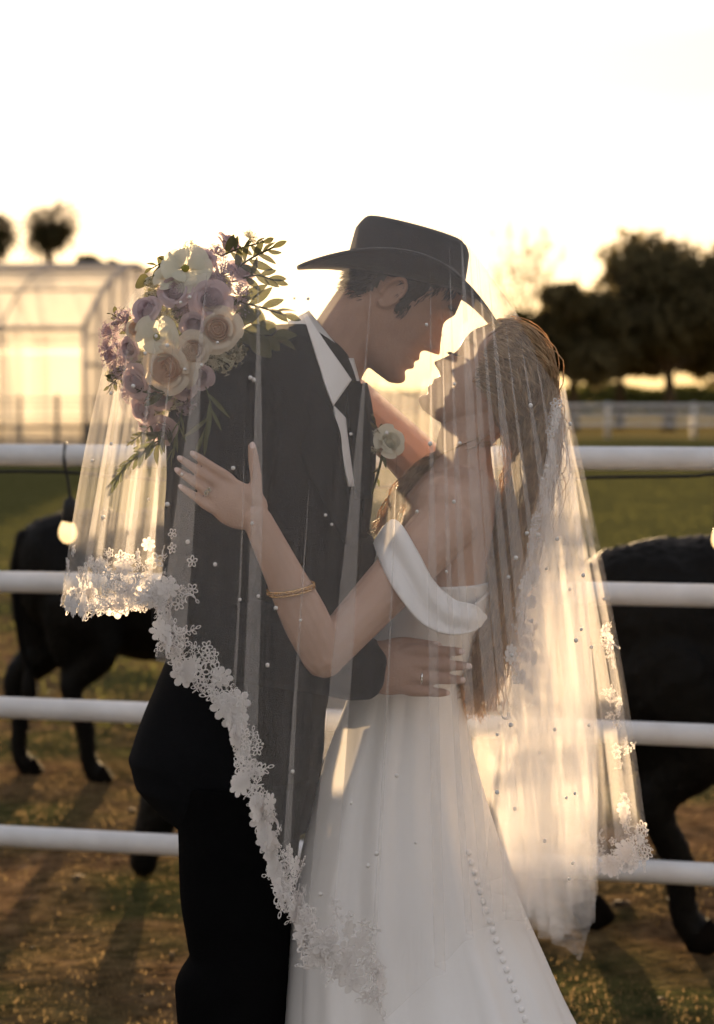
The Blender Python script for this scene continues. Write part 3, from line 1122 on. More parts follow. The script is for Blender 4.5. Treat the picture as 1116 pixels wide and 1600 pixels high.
# near arm
SH, EL, WR = P(352, 650, 3.31), P(318, 985, 3.235), P(566, 1043, 3.25)
g_pc.append(tube([SH, (SH + EL) / 2, EL], [.062, .052, .042], 14, 16))
g_pc.append(tube([EL, (EL + WR) / 2, WR], [.044, .042, .030], 14, 16))
hp, hn, hc = hand(WR - V(.004, 0, 0), P(662, 1048, 3.225) - WR, V(.05, -1, .12), V(-.1, 0, 1), .195, [.26, .32, .38, .45], .02, .42, 1.12, .42)
g_pc += hp
# far arm, passing behind the bride's back
SH2, EL2, WR2 = P(410, 640, 3.70), P(560, 905, 3.80), P(722, 985, 3.66)
g_pc.append(tube([SH2, (SH2 + EL2) / 2, EL2], [.062, .052, .042], 12, 14))
g_pc.append(tube([EL2, (EL2 + WR2) / 2, WR2], [.042, .04, .029], 12, 12))
hp2, hn2, hc2 = hand(WR2, V(.9, -.55, -.15), V(.45, .8, .1), V(0, 0, 1), .195, [.4, .45, .45, .5], .05, .5, 1.0)
g_pc += hp2
g_body = clay('body', g_pc, .0030, 5, M['skin_tan'], groom)
add_nails(hn[:4] + hn[4:], g_body, M['nail'])

# hair of the groom
HA = [0, .9, 1.15, 1.28, 1.42, 1.55, 1.66, 1.95, 2.1, 2.6, 3.15]
HZ = [.072, .062, .04, -.018, -.022, .02, .036, .034, -.02, -.055, -.062]
mbh = MB()
gg = np.random.default_rng(5)
for i in range(5200):
    a = gg.uniform(.55, math.pi) * (1 if gg.random() < .5 else -1)
    z = gg.uniform(-.072, .10)
    if z < np.interp(abs(a), HA, HZ) + gg.normal(0, .003):
        continue
    rr_ = 1.0
    wz = float(np.interp(z, [-.08, -.03, 0, .04, .07, .1], [.055, .068, .072, .077, .077, .066]))
    bz = float(np.interp(z, [-.08, -.03, 0, .04, .07, .1], [-.046, -.083, -.096, -.103, -.1, -.083]))
    fz = float(np.interp(z, [-.08, -.03, 0, .04, .07, .1], [.09, .09, .088, .096, .092, .07]))
    x = (fz + bz) / 2 + (fz - bz) / 2 * math.copysign(abs(math.cos(a)) ** .89, math.cos(a))
    y = wz * math.copysign(abs(math.sin(a)) ** .89, math.sin(a))
    nrm_ = V(math.cos(a) / .098, math.sin(a) / .075, .0); nrm_ /= np.linalg.norm(nrm_)
    p0 = V(x, y, z) * .99 - nrm_ * .003
    ln = gg.uniform(.010, .020)
    d = nrm_ * .38 + V(-.35, 0, -.9) + gg.normal(0, .12, 3)
    d /= np.linalg.norm(d)
    c = np.stack([p0, p0 + nrm_ * .006 + d * ln * .5, p0 + nrm_ * .005 + d * ln])
    mbh.add(tri_tube(gx_(c), np.array([.0008, .0008, .0004])))
nr_, nth = 90, 96
hvv = hv.reshape(nr_, nth, 3)
capf, ctr_ = [], V(-.01, 0, .02)
for i in range(nr_ - 1):
    for j in range(nth):
        k = (j + 1) % nth
        q = hvv[i, j]
        a = abs(math.atan2(q[1], q[0] + .005))
        if q[2] > np.interp(a, HA, HZ) + .003:
            capf.append((i * nth + j, i * nth + k, (i + 1) * nth + k, (i + 1) * nth + j))
capv = hv + (hv - ctr_) / np.linalg.norm(hv - ctr_, axis=1)[:, None] * .0035
mbh.add((gx_(capv), capf))
mbh.build('hair', M['hair_dark'], groom)
for sy in (-1, 1):
    mb = MB()
    for i in range(70):
        t = gg.random()
        p0 = V(.094 - .016 * t ** 2, sy * (.014 + .036 * t), .040 + .006 * math.sin(t * 2.6) + gg.normal(0, .0018))
        c = np.stack([p0, p0 + V(.002, sy * .005, .001), p0 + V(.001, sy * .010, .0)])
        mb.add(tri_tube(gx_(c), np.array([.0008, .0008, .0003])))
    mb.build('eyebrow', M['hair_dark'], groom)

# jacket
jr = [(508, 425, 497, YG, .060), (525, 395, 520, YG, .105), (550, 352, 545, YG, .165), (585, 318, 560, YG, .205), (630, 300, 572, YG, .212), (700, 291, 580, YG, .205), (780, 290, 577, YG, .195),
      (860, 288, 566, YG, .188), (940, 280, 548, YG, .182), (1020, 264, 528, YG, .185), (1100, 231, 512, YG, .186), (1180, 200, 502, YG, .182)]
jr2 = [(1180, 200, 502, YG, .182), (1222, 214, 497, YG, .18), (1268, 258, 492, YG, .176), (1286, 284, 490, YG, .172)]


def jacket_ripple(th, k):
    return 1 + .010 * k * np.sin(7 * th + 9 * k) + .006 * np.sin(3 * th + 21 * k) * (k > .3)


jl = np.vstack([dense_rows(jr, 54), np.array(jr2)[1:]])
j_pc = [rows_loft(jl, 64, 2.3, jacket_ripple)]
# near sleeve, with elbow folds
sl = [SH + V(.015, .045, .055), SH + V(0, 0, 0), SH * .6 + EL * .4, SH * .25 + EL * .75, EL + V(-.004, 0, .004), EL * .72 + WR * .28, EL * .35 + WR * .65, WR + V(-.006, 0, 0)]
sr = [.078, .094, .084, .078, .076, .070, .062, .056]
sv, sf = tube(sl, sr, 26, 60)
wr_ = np.linspace(0, 1, len(sv))
sv = sv + V(1, 0, 0) * (.0035 * np.sin(sv[:, 2:3] * 130 + sv[:, 1:2] * 60)) * np.exp(-((sv[:, 2:3] - EL[2]) / .12) ** 2)
j_pc.append((sv, sf))
j_pc.append(ellipsoid(SH + V(.02, .05, .02), (.095, .10, .10)))
sl2 = [SH2 + V(0, -.03, .02), SH2, (SH2 + EL2) / 2, EL2, (EL2 + WR2) / 2, WR2 + V(-.02, 0, .01)]
j_pc.append(tube(sl2, [.08, .085, .074, .068, .060, .050], 20, 40))
jacket = clay('jacket', j_pc, .0042, 3, M['suit'], groom)
dgn = np.zeros(len(jacket.data.vertices) * 3)
jacket.data.vertices.foreach_get('co', dgn)
dgn = dgn.reshape(-1, 3)
fold = .0028 * np.sin(dgn[:, 2] * 42 + dgn[:, 0] * 26 + 3 * np.sin(dgn[:, 0] * 9)) * np.sin(dgn[:, 0] * 17 + 1.0 + dgn[:, 2] * 5)
dgn[:, 1] += fold
dgn[:, 0] += fold * .6
jacket.data.vertices.foreach_set('co', dgn.ravel())
jacket.data.update()

# lapels, collar, shirt and tie
def sheet_px(name, outline_rows, mat, parent, n=14, thick=.004, bulge=0.0):
    """rows: (py_a, px_a, depth_a, py_b, px_b, depth_b): a strip of cloth between two edges"""
    rw = spline(outline_rows, 26)
    vs_, k = [], n
    for (ya, xa, da, yb, xb, db) in rw:
        t = np.linspace(0, 1, k)
        pts = PA(xa + (xb - xa) * t, ya + (yb - ya) * t, da + (db - da) * t - bulge * np.sin(math.pi * t))
        vs_.append(pts)
    v = np.concatenate(vs_)
    f = [(i * k + j, i * k + j + 1, (i + 1) * k + j + 1, (i + 1) * k + j) for i in range(len(rw) - 1) for j in range(k - 1)]
    o = mesh_obj(name, v, f, mat, parent)
    m = o.modifiers.new('thick', 'SOLIDIFY')
    m.thickness = thick
    m.offset = 0
    return o


# stand collar + turned-down points of the shirt (a real ring round the neck)
def collar():
    ca, cb = P(476, 500, YG), P(546, 588, YG)
    axis = (neck0 - neck1); axis /= np.linalg.norm(axis)
    mid = (ca + cb) / 2
    fwd = cb - ca; fwd /= np.linalg.norm(fwd)
    a = np.linspace(0, 2 * math.pi, 60)
    vs_ = []
    hx, hy = np.linalg.norm(cb - ca) / 2 + .004, .072
    down = np.cross(V(0, 1, 0), fwd)
    if down[2] > 0:
        down = -down
    for t in a:
        c = mid + fwd * hx * math.cos(t) + V(0, hy * math.sin(t), 0)
        out = (fwd * math.cos(t) + V(0, math.sin(t), 0))
        fr = max(0, math.cos(t)) ** 6
        vs_.append([c - down * .012, c - down * .016 + out * .004, c + down * (.026 + .040 * fr) + out * (.012 + .006 * fr)])
    v = np.array(vs_).reshape(-1, 3)
    f = []
    for i in range(59):
        for j in range(2):
            f.append((i * 3 + j, i * 3 + j + 1, (i + 1) * 3 + j + 1, (i + 1) * 3 + j))
    o = mesh_obj('shirt_collar', v, f, M['shirt'], groom)
    m = o.modifiers.new('thick', 'SOLIDIFY'); m.thickness = .003
    return o


collar()
sheet_px('shirt_collar', [(489, 479, 3.40, 492, 474, 3.40), (515, 495, 3.37, 530, 486, 3.35), (545, 515, 3.35, 572, 499, 3.325), (572, 534, 3.345, 604, 509, 3.308), (594, 549, 3.35, 634, 521, 3.30)], M['shirt'], groom, thick=.003)
# shirt front and tie between the lapels
sheet_px('shirt_front', [(560, 497, 3.375, 560, 552, 3.44), (600, 512, 3.345, 600, 562, 3.43), (650, 524, 3.322, 650, 568, 3.41), (700, 532, 3.318, 700, 572, 3.40), (760, 545, 3.325, 760, 572, 3.40)], M['shirt'], groom, thick=.003)
sheet_px('tie', [(596, 545, 3.375, 596, 560, 3.41), (615, 542, 3.36, 615, 566, 3.41), (660, 544, 3.345, 660, 574, 3.40), (720, 548, 3.345, 720, 578, 3.40), (780, 556, 3.35, 780, 578, 3.40)], M['trouser'], groom, thick=.006, bulge=.006)
lap = sheet_px('lapel', [(520, 455, 3.375, 530, 486, 3.385), (560, 455, 3.325, 575, 496, 3.345), (610, 470, 3.298, 620, 508, 3.325), (660, 484, 3.288, 670, 529, 3.315), (700, 470, 3.282, 705, 534, 3.312), (730, 478, 3.284, 740, 538, 3.315), (790, 508, 3.290, 795, 546, 3.322), (850, 538, 3.30, 850, 552, 3.33)], M['suit'], jacket, thick=.004, bulge=.010)
sheet_px('lapel', [(600, 561, 3.43, 598, 572, 3.50), (640, 566, 3.41, 636, 580, 3.50), (700, 570, 3.40, 690, 586, 3.50), (760, 570, 3.40, 755, 583, 3.50), (840, 560, 3.42, 840, 574, 3.50)], M['suit'], jacket, thick=.005, bulge=.006)

# trousers
tr = []
near = [(1215, 272, 485, 3.42, .13), (1300, 279, 466, 3.41, .115), (1400, 282, 457, 3.40, .105), (1470, 293, 454, 3.40, .10), (1492, 296, 453, 3.40, .10), (1520, 279, 452, 3.40, .10), (1545, 274, 451, 3.40, .10), (1590, 277, 448, 3.40, .098), (1700, 290, 435, 3.40, .09), (1850, 294, 428, 3.40, .085), (1990, 292, 432, 3.40, .085)]
tr.append(rows_loft(dense_rows(near, 60), 36, 2.2, lambda th, k: 1 + .012 * np.sin(5 * th + 30 * k) * k))
tr.append(rows_loft(dense_rows([(y, a + 14, b + 4, d + .20, h) for y, a, b, d, h in near], 60), 36, 2.2))
clay('trousers', tr, .005, 3, M['trouser'], groom)
for dy in (-.10, .10):
    MB().add(tube([P(325, 2015, YG + dy), P(380, 2010, YG + dy), P(440, 2022, YG + dy), P(478, 2030, YG + dy)], [.040, .048, .040, .022], 16, 16, flat=(V(0, 0, 1), .8))).build('shoe', M['hat_band'], groom)

# ring of the groom
def ring_on(name, chain, seg, t, r, tube_r, mat, label, cat):
    pts, rr = chain
    a, b = pts[seg], pts[seg + 1]
    c = a + (b - a) * t
    d = (b - a) / np.linalg.norm(b - a)
    u = np.cross(d, V(0, 0, 1)); u /= np.linalg.norm(u)
    w = np.cross(d, u)
    ptsr = [c + (u * math.cos(x) + w * math.sin(x)) * r for x in np.linspace(0, 2 * math.pi, 33)]
    o = MB().add(tube(ptsr, tube_r, 8, round_ends=False)).build(name, mat)
    return tag(o, label, cat), c, u, w


ring_on('ring', hc[2], 1, .45, .0108, .0021, M['silver'], 'plain silver wedding band on the hand at the waist of the bride', 'ring')

# ---- cowboy hat -------------------------------------------------
def cowboy_hat():
    hat = empty('cowboy_hat', 'dark brown felt cowboy hat under the veil on the head of the groom', 'hat')
    c = P(632, 438, YG - .005)
    tilt = R(12)
    ct, st = math.cos(tilt), math.sin(tilt)

    def xf(p):
        p = np.asarray(p, float)
        return np.stack([p[..., 0] * ct + p[..., 2] * st, p[..., 1], -p[..., 0] * st + p[..., 2] * ct], -1) + c
    n, rings = 96, 16
    th = np.linspace(0, 2 * math.pi, n, endpoint=False)
    vs_ = []
    for k in range(rings):
        t = k / (rings - 1)
        rx, ry = .102 + (.188 - .102) * t, .084 + (.162 - .084) * t
        x, y = rx * np.cos(th), ry * np.sin(th)
        s2 = np.abs(np.sin(th)) ** 2.2
        z = .040 * s2 * t ** 1.5 - .060 * t ** 1.5 * np.abs(np.cos(th)) ** 2.4 * np.where(np.cos(th) > 0, 1.0, .30)
        vs_.append(np.stack([x * (1 - .10 * s2 * t), y * (1 - .10 * s2 * t), z], -1))
    v = np.concatenate(vs_)
    f = []
    for i in range(rings - 1):
        for j in range(n):
            k = (j + 1) % n
            f.append((i * n + j, (i + 1) * n + j, (i + 1) * n + k, i * n + k))
    o = mesh_obj('brim', xf(v), f, M['hat_felt'], hat)
    m = o.modifiers.new('thick', 'SOLIDIFY'); m.thickness = .005; m.offset = 0
    # crown
    prof = [(-.004, 1.02), (.02, 1.0), (.05, .985), (.072, .965), (.084, .93), (.089, .87), (.089, .74), (.085, .5), (.082, .25), (.081, .02)]
    pr = spline(prof, 30)
    vs_ = []
    for z, s in pr:
        x, y = .102 * s * np.cos(th), .084 * s * np.sin(th)
        crease = -.022 * np.exp(-(y / .018) ** 2) * (z > .07) * np.clip((z - .07) / .015, 0, 1) * (.5 + .5 * (x < .09))
        pinch = -.014 * np.clip(x / .1, 0, 1) ** 2 * np.exp(-((np.abs(y) - .055) / .025) ** 2) * np.clip(z / .09, 0, 1)
        zz = z + crease - .012 * np.clip(z / .09, 0, 1) * (x / .1) * .4
        vs_.append(np.stack([x + pinch * .6, y * (1 + pinch * 4), zz], -1))
    v = np.concatenate(vs_)
    f = ring_faces(len(pr), n, False, True)
    o = mesh_obj('crown', xf(v), f, M['hat_felt'], hat)
    m = o.modifiers.new('thick', 'SOLIDIFY'); m.thickness = .003; m.offset = 1
    vs_ = []
    for z in (.002, .006, .022, .026):
        s = 1.028 - .3 * z + (.004 if .004 < z < .024 else 0)
        vs_.append(np.stack([.100 * s * np.cos(th), .084 * s * np.sin(th), np.full(n, z)], -1))
    mesh_obj('hat_band', xf(np.concatenate(vs_)), ring_faces(4, n, False, False), M['hat_band'], hat)


cowboy_hat()

# ---- bride -------------------------------------------------------
YB = 3.47
bride = empty('person', 'person in a white off-shoulder satin gown with long wavy hair, face tilted up', 'person')
HS = .85
bx_ = head_xf(675, 563, YB, R(-38), -1, HS)
bv, bf = head_mesh(HS, False)
bf = [tuple(q) for q in bf]
b_pc = [(bx_(bv), bf)]
nk0, nk1 = bx_(V(-.035, 0, -.04) * HS), P(722, 735, YB)
b_pc.append(tube([nk0, bx_(V(-.03, 0, -.10) * HS), P(725, 690, YB), nk1, P(712, 790, YB)], [.048, .046, .047, .056, .09], 18, 18))
for sy in (-1, 1):
    b_pc += ear(bx_, sy, HS, .070)
b_pc.append(rows_loft(dense_rows([(728, 700, 742, YB, .05), (742, 672, 762, YB, .12), (765, 648, 772, YB, .165), (800, 632, 774, YB, .172), (850, 617, 768, YB, .158), (900, 604, 762, YB, .148), (960, 590, 752, YB, .135), (1020, 572, 735, YB, .122), (1070, 568, 706, YB, .112), (1130, 552, 705, YB, .12), (1230, 545, 705, YB, .13)], 46), 40))
# near arm: shoulder, elbow, wrist, hand on his upper arm
BS, BE, BW = P(703, 812, 3.335), P(506, 1026, 3.135), P(402, 812, 3.13)
b_pc.append(ellipsoid(BS + V(-.005, .015, .012), (.058, .062, .062)))
b_pc.append(tube([BS, BS * .65 + BE * .35, BS * .3 + BE * .7, BE], [.052, .046, .0395, .0335], 16, 18))
b_pc.append(tube([BE, BE * .72 + BW * .28, BE * .4 + BW * .6, BW], [.0345, .0375, .031, .0235], 16, 18, flat=(V(0, 1, 0), .92)))
bh, bn, bc = hand(BW, P(318, 748, 3.13) - P(400, 806, 3.13), V(.12, -1, .05), V(.6, 0, .75), .166, [.05, .09, .14, .20], -.01, 1.0, 1.02, .16)
b_pc += bh
# far arm over his shoulder holding the bouquet
BS2, BE2, BW2 = P(692, 762, 3.60), P(560, 628, 3.78), P(452, 542, 3.60)
b_pc.append(tube([BS2, BS2 * .5 + BE2 * .5, BE2], [.052, .046, .038], 14, 14))
b_pc.append(tube([BE2, BE2 * .5 + BW2 * .5, BW2], [.039, .036, .024], 14, 14))
bh2, bn2, bc2 = hand(BW2, V(-.6, -.75, -.1), V(0, -.2, 1), V(.3, -.3, -.6), .17, [.8, .8, .85, .9], .04, .6, .86)
b_pc += bh2
b_body = clay('body', b_pc, .0026, 4, M['skin'], bride)
add_nails(bn, b_body, M['nail'])
for sy in (-1, 1):
    mb, mb2 = MB(), MB()
    for i in range(60):
        t = gg.random()
        p0 = V(.092 - .014 * t ** 2, sy * (.014 + .034 * t), .040 + .008 * math.sin(t * 2.4) + gg.normal(0, .0011)) * HS
        mb.add(tri_tube(bx_(np.stack([p0, p0 + V(.001, sy * .004, .001), p0 + V(0, sy * .008, 0)])), np.array([.0007, .0007, .0003])))
    for i in range(34):
        t = i / 33
        p0 = V(.0925 - .010 * (t - .4) ** 2 * 4, sy * (.021 + .027 * t), .0125 - .004 * math.sin(t * math.pi)) * HS
        mb2.add(tri_tube(bx_(np.stack([p0, p0 + V(.005, sy * .001, -.004), p0 + V(.010, sy * .003 * t, -.004)])), np.array([.0006, .0005, .0002])))
    mb.build('eyebrow', M['hair_dark'], bride)
    mb2.build('eyelashes', M['hair_dark'], bride)

# gown: skirt, bodice, sleeve, buttons
SK = [(1058, 553, 716, YB, .128), (1100, 540, 724, YB, .142), (1150, 521, 735, YB, .165), (1200, 504, 746, YB, .185), (1300, 478, 776, YB, .225), (1400, 458, 810, YB, .262), (1500, 449, 853, YB, .30), (1600, 443, 899, YB, .34), (1750, 434, 985, YB, .40), (1900, 424, 1090, YB, .46), (2012, 416, 1180, YB, .51)]


def skirt_ripple(th, k):
    k = np.clip(k, 0, 1)
    f = np.abs(np.sin(6.5 * th + .9 + .8 * k)) ** .7 * .6 + .45 * np.sin(11 * th + 2 - .7 * k) + .35 * np.sin(17 * th + 1.1)
    fade = .25 + .75 * np.clip(-np.sin(th) * 1.4 - .2 + .2, 0, 1)
    side = np.abs(np.sin(th)) ** .8
    return 1 + (f - .45) * side * (.008 + .085 * k ** .85)


skv, skf = rows_loft(dense_rows(SK, 110), 260, 2.1, skirt_ripple)
gown = mesh_obj('gown', skv, skf, M['satin'], bride)
bod = [(905, 600, 764, YB, .152), (935, 594, 759, YB, .146), (985, 582, 747, YB, .136), (1030, 567, 733, YB, .128), (1062, 560, 718, YB, .127)]
mesh_obj('bodice', *rows_loft(dense_rows(bod, 24), 60), M['satin'], gown)


def sleeve():
    # top edge and bottom edge of the draped band, front to back
    top = [(846, 588, 3.30), (822, 604, 3.26), (816, 622, 3.235), (862, 650, 3.215), (908, 675, 3.212), (938, 708, 3.225), (945, 738, 3.255), (962, 757, 3.31)]
    bot = [(850, 587, 3.30), (868, 593, 3.245), (900, 606, 3.205), (944, 632, 3.180), (976, 660, 3.180), (992, 698, 3.195), (988, 736, 3.235), (966, 758, 3.31)]
    t_, b_ = spline(top, 60), spline(bot, 60)
    k = 22
    vs_ = []
    for i in range(60):
        t = np.linspace(0, 1, k)
        u = i / 59
        bul = .007 * math.sin(math.pi * min(max(u, .02), .98)) ** .6
        pl = .0065 * np.sin(t * 8 - 2.6 * u + 1.2 * math.sin(u * 4)) * math.sin(math.pi * u)
        q = t_[i] * (1 - t[:, None]) + b_[i] * t[:, None]
        vs_.append(PA(q[:, 1], q[:, 0], q[:, 2] - bul * np.sin(math.pi * (.12 + .8 * t)) ** .8 - pl))
    # the back half of the loop passes behind the arm
    v = np.concatenate(vs_)
    f = [(i * k + j, i * k + j + 1, (i + 1) * k + j + 1, (i + 1) * k + j) for i in range(59) for j in range(k - 1)]
    o = mesh_obj('sleeve', v, f, M['satin'], gown)
    m = o.modifiers.new('thick', 'SOLIDIFY'); m.thickness = .004; m.offset = 1
    back = sheet_px('sleeve', [(944, 742, 3.32, 985, 738, 3.32), (925, 762, 3.40, 975, 756, 3.42), (905, 766, 3.48, 955, 758, 3.50), (900, 750, 3.58, 950, 742, 3.58)], M['satin'], gown, thick=.004)
    sheet_px('sleeve', [(826, 604, 3.32, 866, 592, 3.32), (836, 596, 3.40, 884, 586, 3.41), (856, 602, 3.48, 905, 596, 3.50), (870, 620, 3.56, 925, 612, 3.56)], M['satin'], gown, thick=.004)


sleeve()
from mathutils.bvhtree import BVHTree
sk_tree = BVHTree.FromPolygons([tuple(q) for q in skv], [tuple(q) for q in skf if len(q) == 4])
btn_me = None
for i in range(26):
    t = (i - 9) / 8.0
    px, py = 775 + 42 * t + 3 * t * t, 1470 + 122 * t
    o_, d_ = Vector((0, 0, CAM_Z)), Vector(P(px, py, 1.0) - V(0, 0, CAM_Z)).normalized()
    hit = sk_tree.ray_cast(o_, d_)
    if hit[0] is None:
        continue
    n_ = hit[1] if hit[1].dot(d_) < 0 else -hit[1]
    if btn_me is None:
        bo = mesh_obj('button', *ellipsoid((0, 0, 0), (.0058, .0058, .0042), None, 14, 9), M['satin'])
        btn_me = bo.data
        bpy.data.objects.remove(bo)
    inst('button', btn_me, hit[0] + n_ * .0015, n_.to_track_quat('Z', 'Y').to_matrix(), 1.0, gown)

# hair of the bride
mb = MB()
def HL(*a):
    return [bx_(V(*q) * HS) for q in a]
sd = 100
cap = []
# scalp covering: locks start along the hairline and run back to the crown gather, then fall
for i, yy in enumerate(np.linspace(-1, 1, 17)):
    y = yy * .062
    zt = .108 - .045 * yy * yy
    a = HL((.072 - .03 * yy * yy, y, zt - .028), (.03, y * 1.12, zt + .016), (-.04, y * 1.2, zt + .016), (-.10, y * 1.15, .055), (-.122, y * .9, .0))
    tail = [P(850 + rnd.uniform(-8, 6), 655, YB + y), P(840 + rnd.uniform(-10, 8), 710, YB + y * .9), P(828, 770, YB + y), P(802 + rnd.uniform(-10, 10), 860, YB + y * 1.1), P(778 + rnd.uniform(-10, 10), 960, YB + y), P(756 + rnd.uniform(-18, 16), 1055, YB + y), P(742 + rnd.uniform(-30, 34), 1125, YB + y)]
    strands(mb, a + tail, [.012, .014, .016, .018, .020, .022, .024, .028, .030, .034, .032, .020], 64, .0010, .020, 3.8, sd + i, 40, fly=.08)
for sgn in (-1, 1):
    for i, zz in enumerate(np.linspace(-.015, .085, 9)):
        a = HL((.050 - .6 * max(0, .03 - zz), sgn * .064, zz + .004), (.015, sgn * .078, zz + .012), (-.03, sgn * .086, zz + .008), (-.085, sgn * .070, zz - .012))
        y = sgn * .055
        tail = [P(846 - 16 * i * .3 + rnd.uniform(-8, 8), 668, YB + y), P(826 + rnd.uniform(-14, 10), 742, YB + y), P(796 + rnd.uniform(-14, 10), 840, YB + y), P(772 + rnd.uniform(-14, 10), 950, YB + y), P(748 + rnd.uniform(-16, 8), 1070, YB + y)]
        strands(mb, a + tail, [.010, .013, .015, .017, .020, .024, .026, .026, .012], 60, .0010, .020, 3.6, sd + 40 + i + 20 * (sgn > 0), 34, fly=.06)
# lock falling in front, over the far shoulder
for i in range(9):
    o = rnd.uniform(-1, 1)
    strands(mb, [P(770 + 6 * o, 668 + 3 * i, 3.46 + .02 * o), P(735 + 4 * o, 700, 3.44), P(690, 716 + 4 * o, 3.46), P(655 + 6 * o, 742 + 8 * o, 3.48), P(622 + 6 * o, 778 + 6 * o, 3.47), P(604 + 7 * o, 812, 3.46), P(586 + 9 * o, 842 + 6 * o, 3.45)],
            [.008, .011, .011, .010, .009, .008, .003], 24, .0011, .007, 2.6, 300 + i, 30, fly=.16)
# low strands escaping at the small of her back
for i in range(8):
    strands(mb, [P(790, 900, YB + .02), P(765 + 4 * i, 980, YB - .02), P(742 + 3 * i, 1050, YB - .03), P(715 + 5 * i, 1100 + 3 * i, YB - .03)], [.02, .026, .024, .015], 40, .0010, .014, 2.2, 400 + i, 26, fly=.2)
mb.build('hair', M['hair_blond'], bride)

# ring and bracelet of the bride
_, rc_, ru, rw_ = ring_on('ring', bc[2], 1, .42, .0082, .0014, M['silver'], 'diamond engagement ring on the hand gripping the sleeve of the groom', 'ring')
ring_obj = _
st = rc_ + V(0, -.0095, .001)
dm = thin('diamond', (.9, .9, .92), (.6, .6, .65), 300, .2)
for k, (dx, dz, r) in enumerate([(0, 0, .0042), (.0045, .001, .0026), (-.0045, -.001, .0026), (.001, .0050, .0026), (-.001, -.0050, .0026), (.004, .0045, .002), (-.004, -.0045, .002)]):
    v, f = ellipsoid(st + V(dx, 0, dz), (r, r * .9, r), None, 6, 4)
    mesh_obj('diamond', v, f, M['silver'], ring_obj, smooth=False)


def bracelet():
    c = BE * .50 + BW * .50 + V(.0, 0, 0)
    d = (BW - BE) / np.linalg.norm(BW - BE)
    d2 = d + V(.28, -.1, .0); d2 /= np.linalg.norm(d2)
    u = np.cross(d2, V(0, 1, 0)); u /= np.linalg.norm(u)
    w = np.cross(d2, u)
    root = empty('bracelet', 'thin gold bangle on the bare forearm of the bride', 'bracelet')
    mb = MB()
    a = np.linspace(0, 2 * math.pi, 65)
    for off, r in ((-.0035, .0011), (.0035, .0011)):
        mb.add(tube([c + (u * math.cos(x) + w * math.sin(x)) * .0385 + d2 * off for x in a], r, 8, round_ends=False))
    mb.build('bangle', M['gold'], root)
    mb = MB()
    for k in range(52):
        x0, x1 = 2 * math.pi * k / 52, 2 * math.pi * (k + .8) / 52
        s = 1 if k % 2 else -1
        mb.add(tube([c + (u * math.cos(x0) + w * math.sin(x0)) * .0386 + d2 * -.003 * s, c + (u * math.cos(x1) + w * math.sin(x1)) * .0386 + d2 * .003 * s], .0008, 5, round_ends=False))
    mb.build('filigree', M['gold'], root)


bracelet()

# ------------------------------------------------------------------ bouquet
M['rose_mauve'] = thin('rose_mauve', (.66, .54, .56), (.58, .45, .48), 30, .42)
M['rose_cream'] = thin('rose_cream', (.82, .75, .64), (.78, .68, .56), 24, .42)
M['rose_core'] = thin('rose_core', (.80, .64, .50), (.72, .52, .38), 24, .4)
M['petal_white'] = thin('petal_white', (.78, .75, .64), (.72, .69, .56), 24, .45)
M['floret_lilac'] = thin('floret_lilac', (.52, .42, .47), (.38, .30, .35), 60, .4)
M['floret_white'] = thin('floret_white', (.70, .66, .52), (.56, .52, .38), 60, .4)
M['green'] = thin('green', (.16, .17, .075), (.09, .10, .045), 30, .4)
M['green_dark'] = thin('green_dark', (.13, .13, .065), (.085, .085, .045), 30, .5)
M['pollen'] = surf('pollen', (.35, .30, .06), (.2, .2, .05), 80, .8)


def petal_mesh(name, r0, r1, z0, z1, half, curl, nu=7, nv=6, cup=.2):
    vs_ = []
    for j in range(nv):
        v = j / (nv - 1)
        for i in range(nu):
            u = -1 + 2 * i / (nu - 1)
            wid = half * (.45 + .55 * math.sin(math.pi * min(v * .62 + .12, 1))) / .98
            a = u * wid
            r = r0 + (r1 - r0) * v ** 1.15
            edge = (1 - .16 * u * u * v)
            z = z0 + (z1 - z0) * math.sin(v * math.pi * .5) * edge
            if v > .72:
                k = (v - .72) / .28
                r += curl * k * k * (1 - .3 * u * u)
                z -= curl * .45 * k * k
            r *= 1 - cup * .1 * u * u
            vs_.append((r * math.cos(a), r * math.sin(a), z))
    f = [(j * nu + i, j * nu + i + 1, (j + 1) * nu + i + 1, (j + 1) * nu + i) for j in range(nv - 1) for i in range(nu - 1)]
    o = mesh_obj(name, vs_, f)
    me = o.data
    bpy.data.objects.remove(o)
    return me


def rose_core():
    mb = MB()
    n = 96
    vs_ = []
    for i in range(n):
        t = i / (n - 1)
        a = t * 2 * math.pi * 4.6
        r = .05 + .60 * t
        h = .66 - .24 * t * t + .03 * math.sin(a * 2.3)
        for k, (dr, z) in enumerate(((-.10, -.1), (-.02, h * .6), (.02 + .015 * math.sin(a * 3), h))):
            vs_.append(((r + dr) * math.cos(a), (r + dr) * math.sin(a), z))
    f = [(i * 3 + k, (i + 1) * 3 + k, (i + 1) * 3 + k + 1, i * 3 + k + 1) for i in range(n - 1) for k in range(2)]
    mb.add((vs_, f))
    mb.add(ellipsoid((0, 0, .0), (.5, .5, .38), None, 14, 8))
    return mb


ROSE = {}


def rose_kit(kind, mat, core_mat):
    o = rose_core().build('rose', core_mat)
    core = o.data
    bpy.data.objects.remove(o)
    pet = [petal_mesh('petal_' + str(i), *p) for i, p in enumerate(((.42, .70, -.1, .50, .80, .06), (.44, .86, -.15, .38, .66, .10), (.42, 1.02, -.2, .22, .60, .13)))]
    for p in pet:
        p.materials.append(mat)
    ROSE[kind] = (core, pet)


rose_kit('mauve', M['rose_mauve'], M['rose_mauve'])
rose_kit('cream', M['rose_cream'], M['rose_core'])
rose_kit('white', M['petal_white'], M['petal_white'])


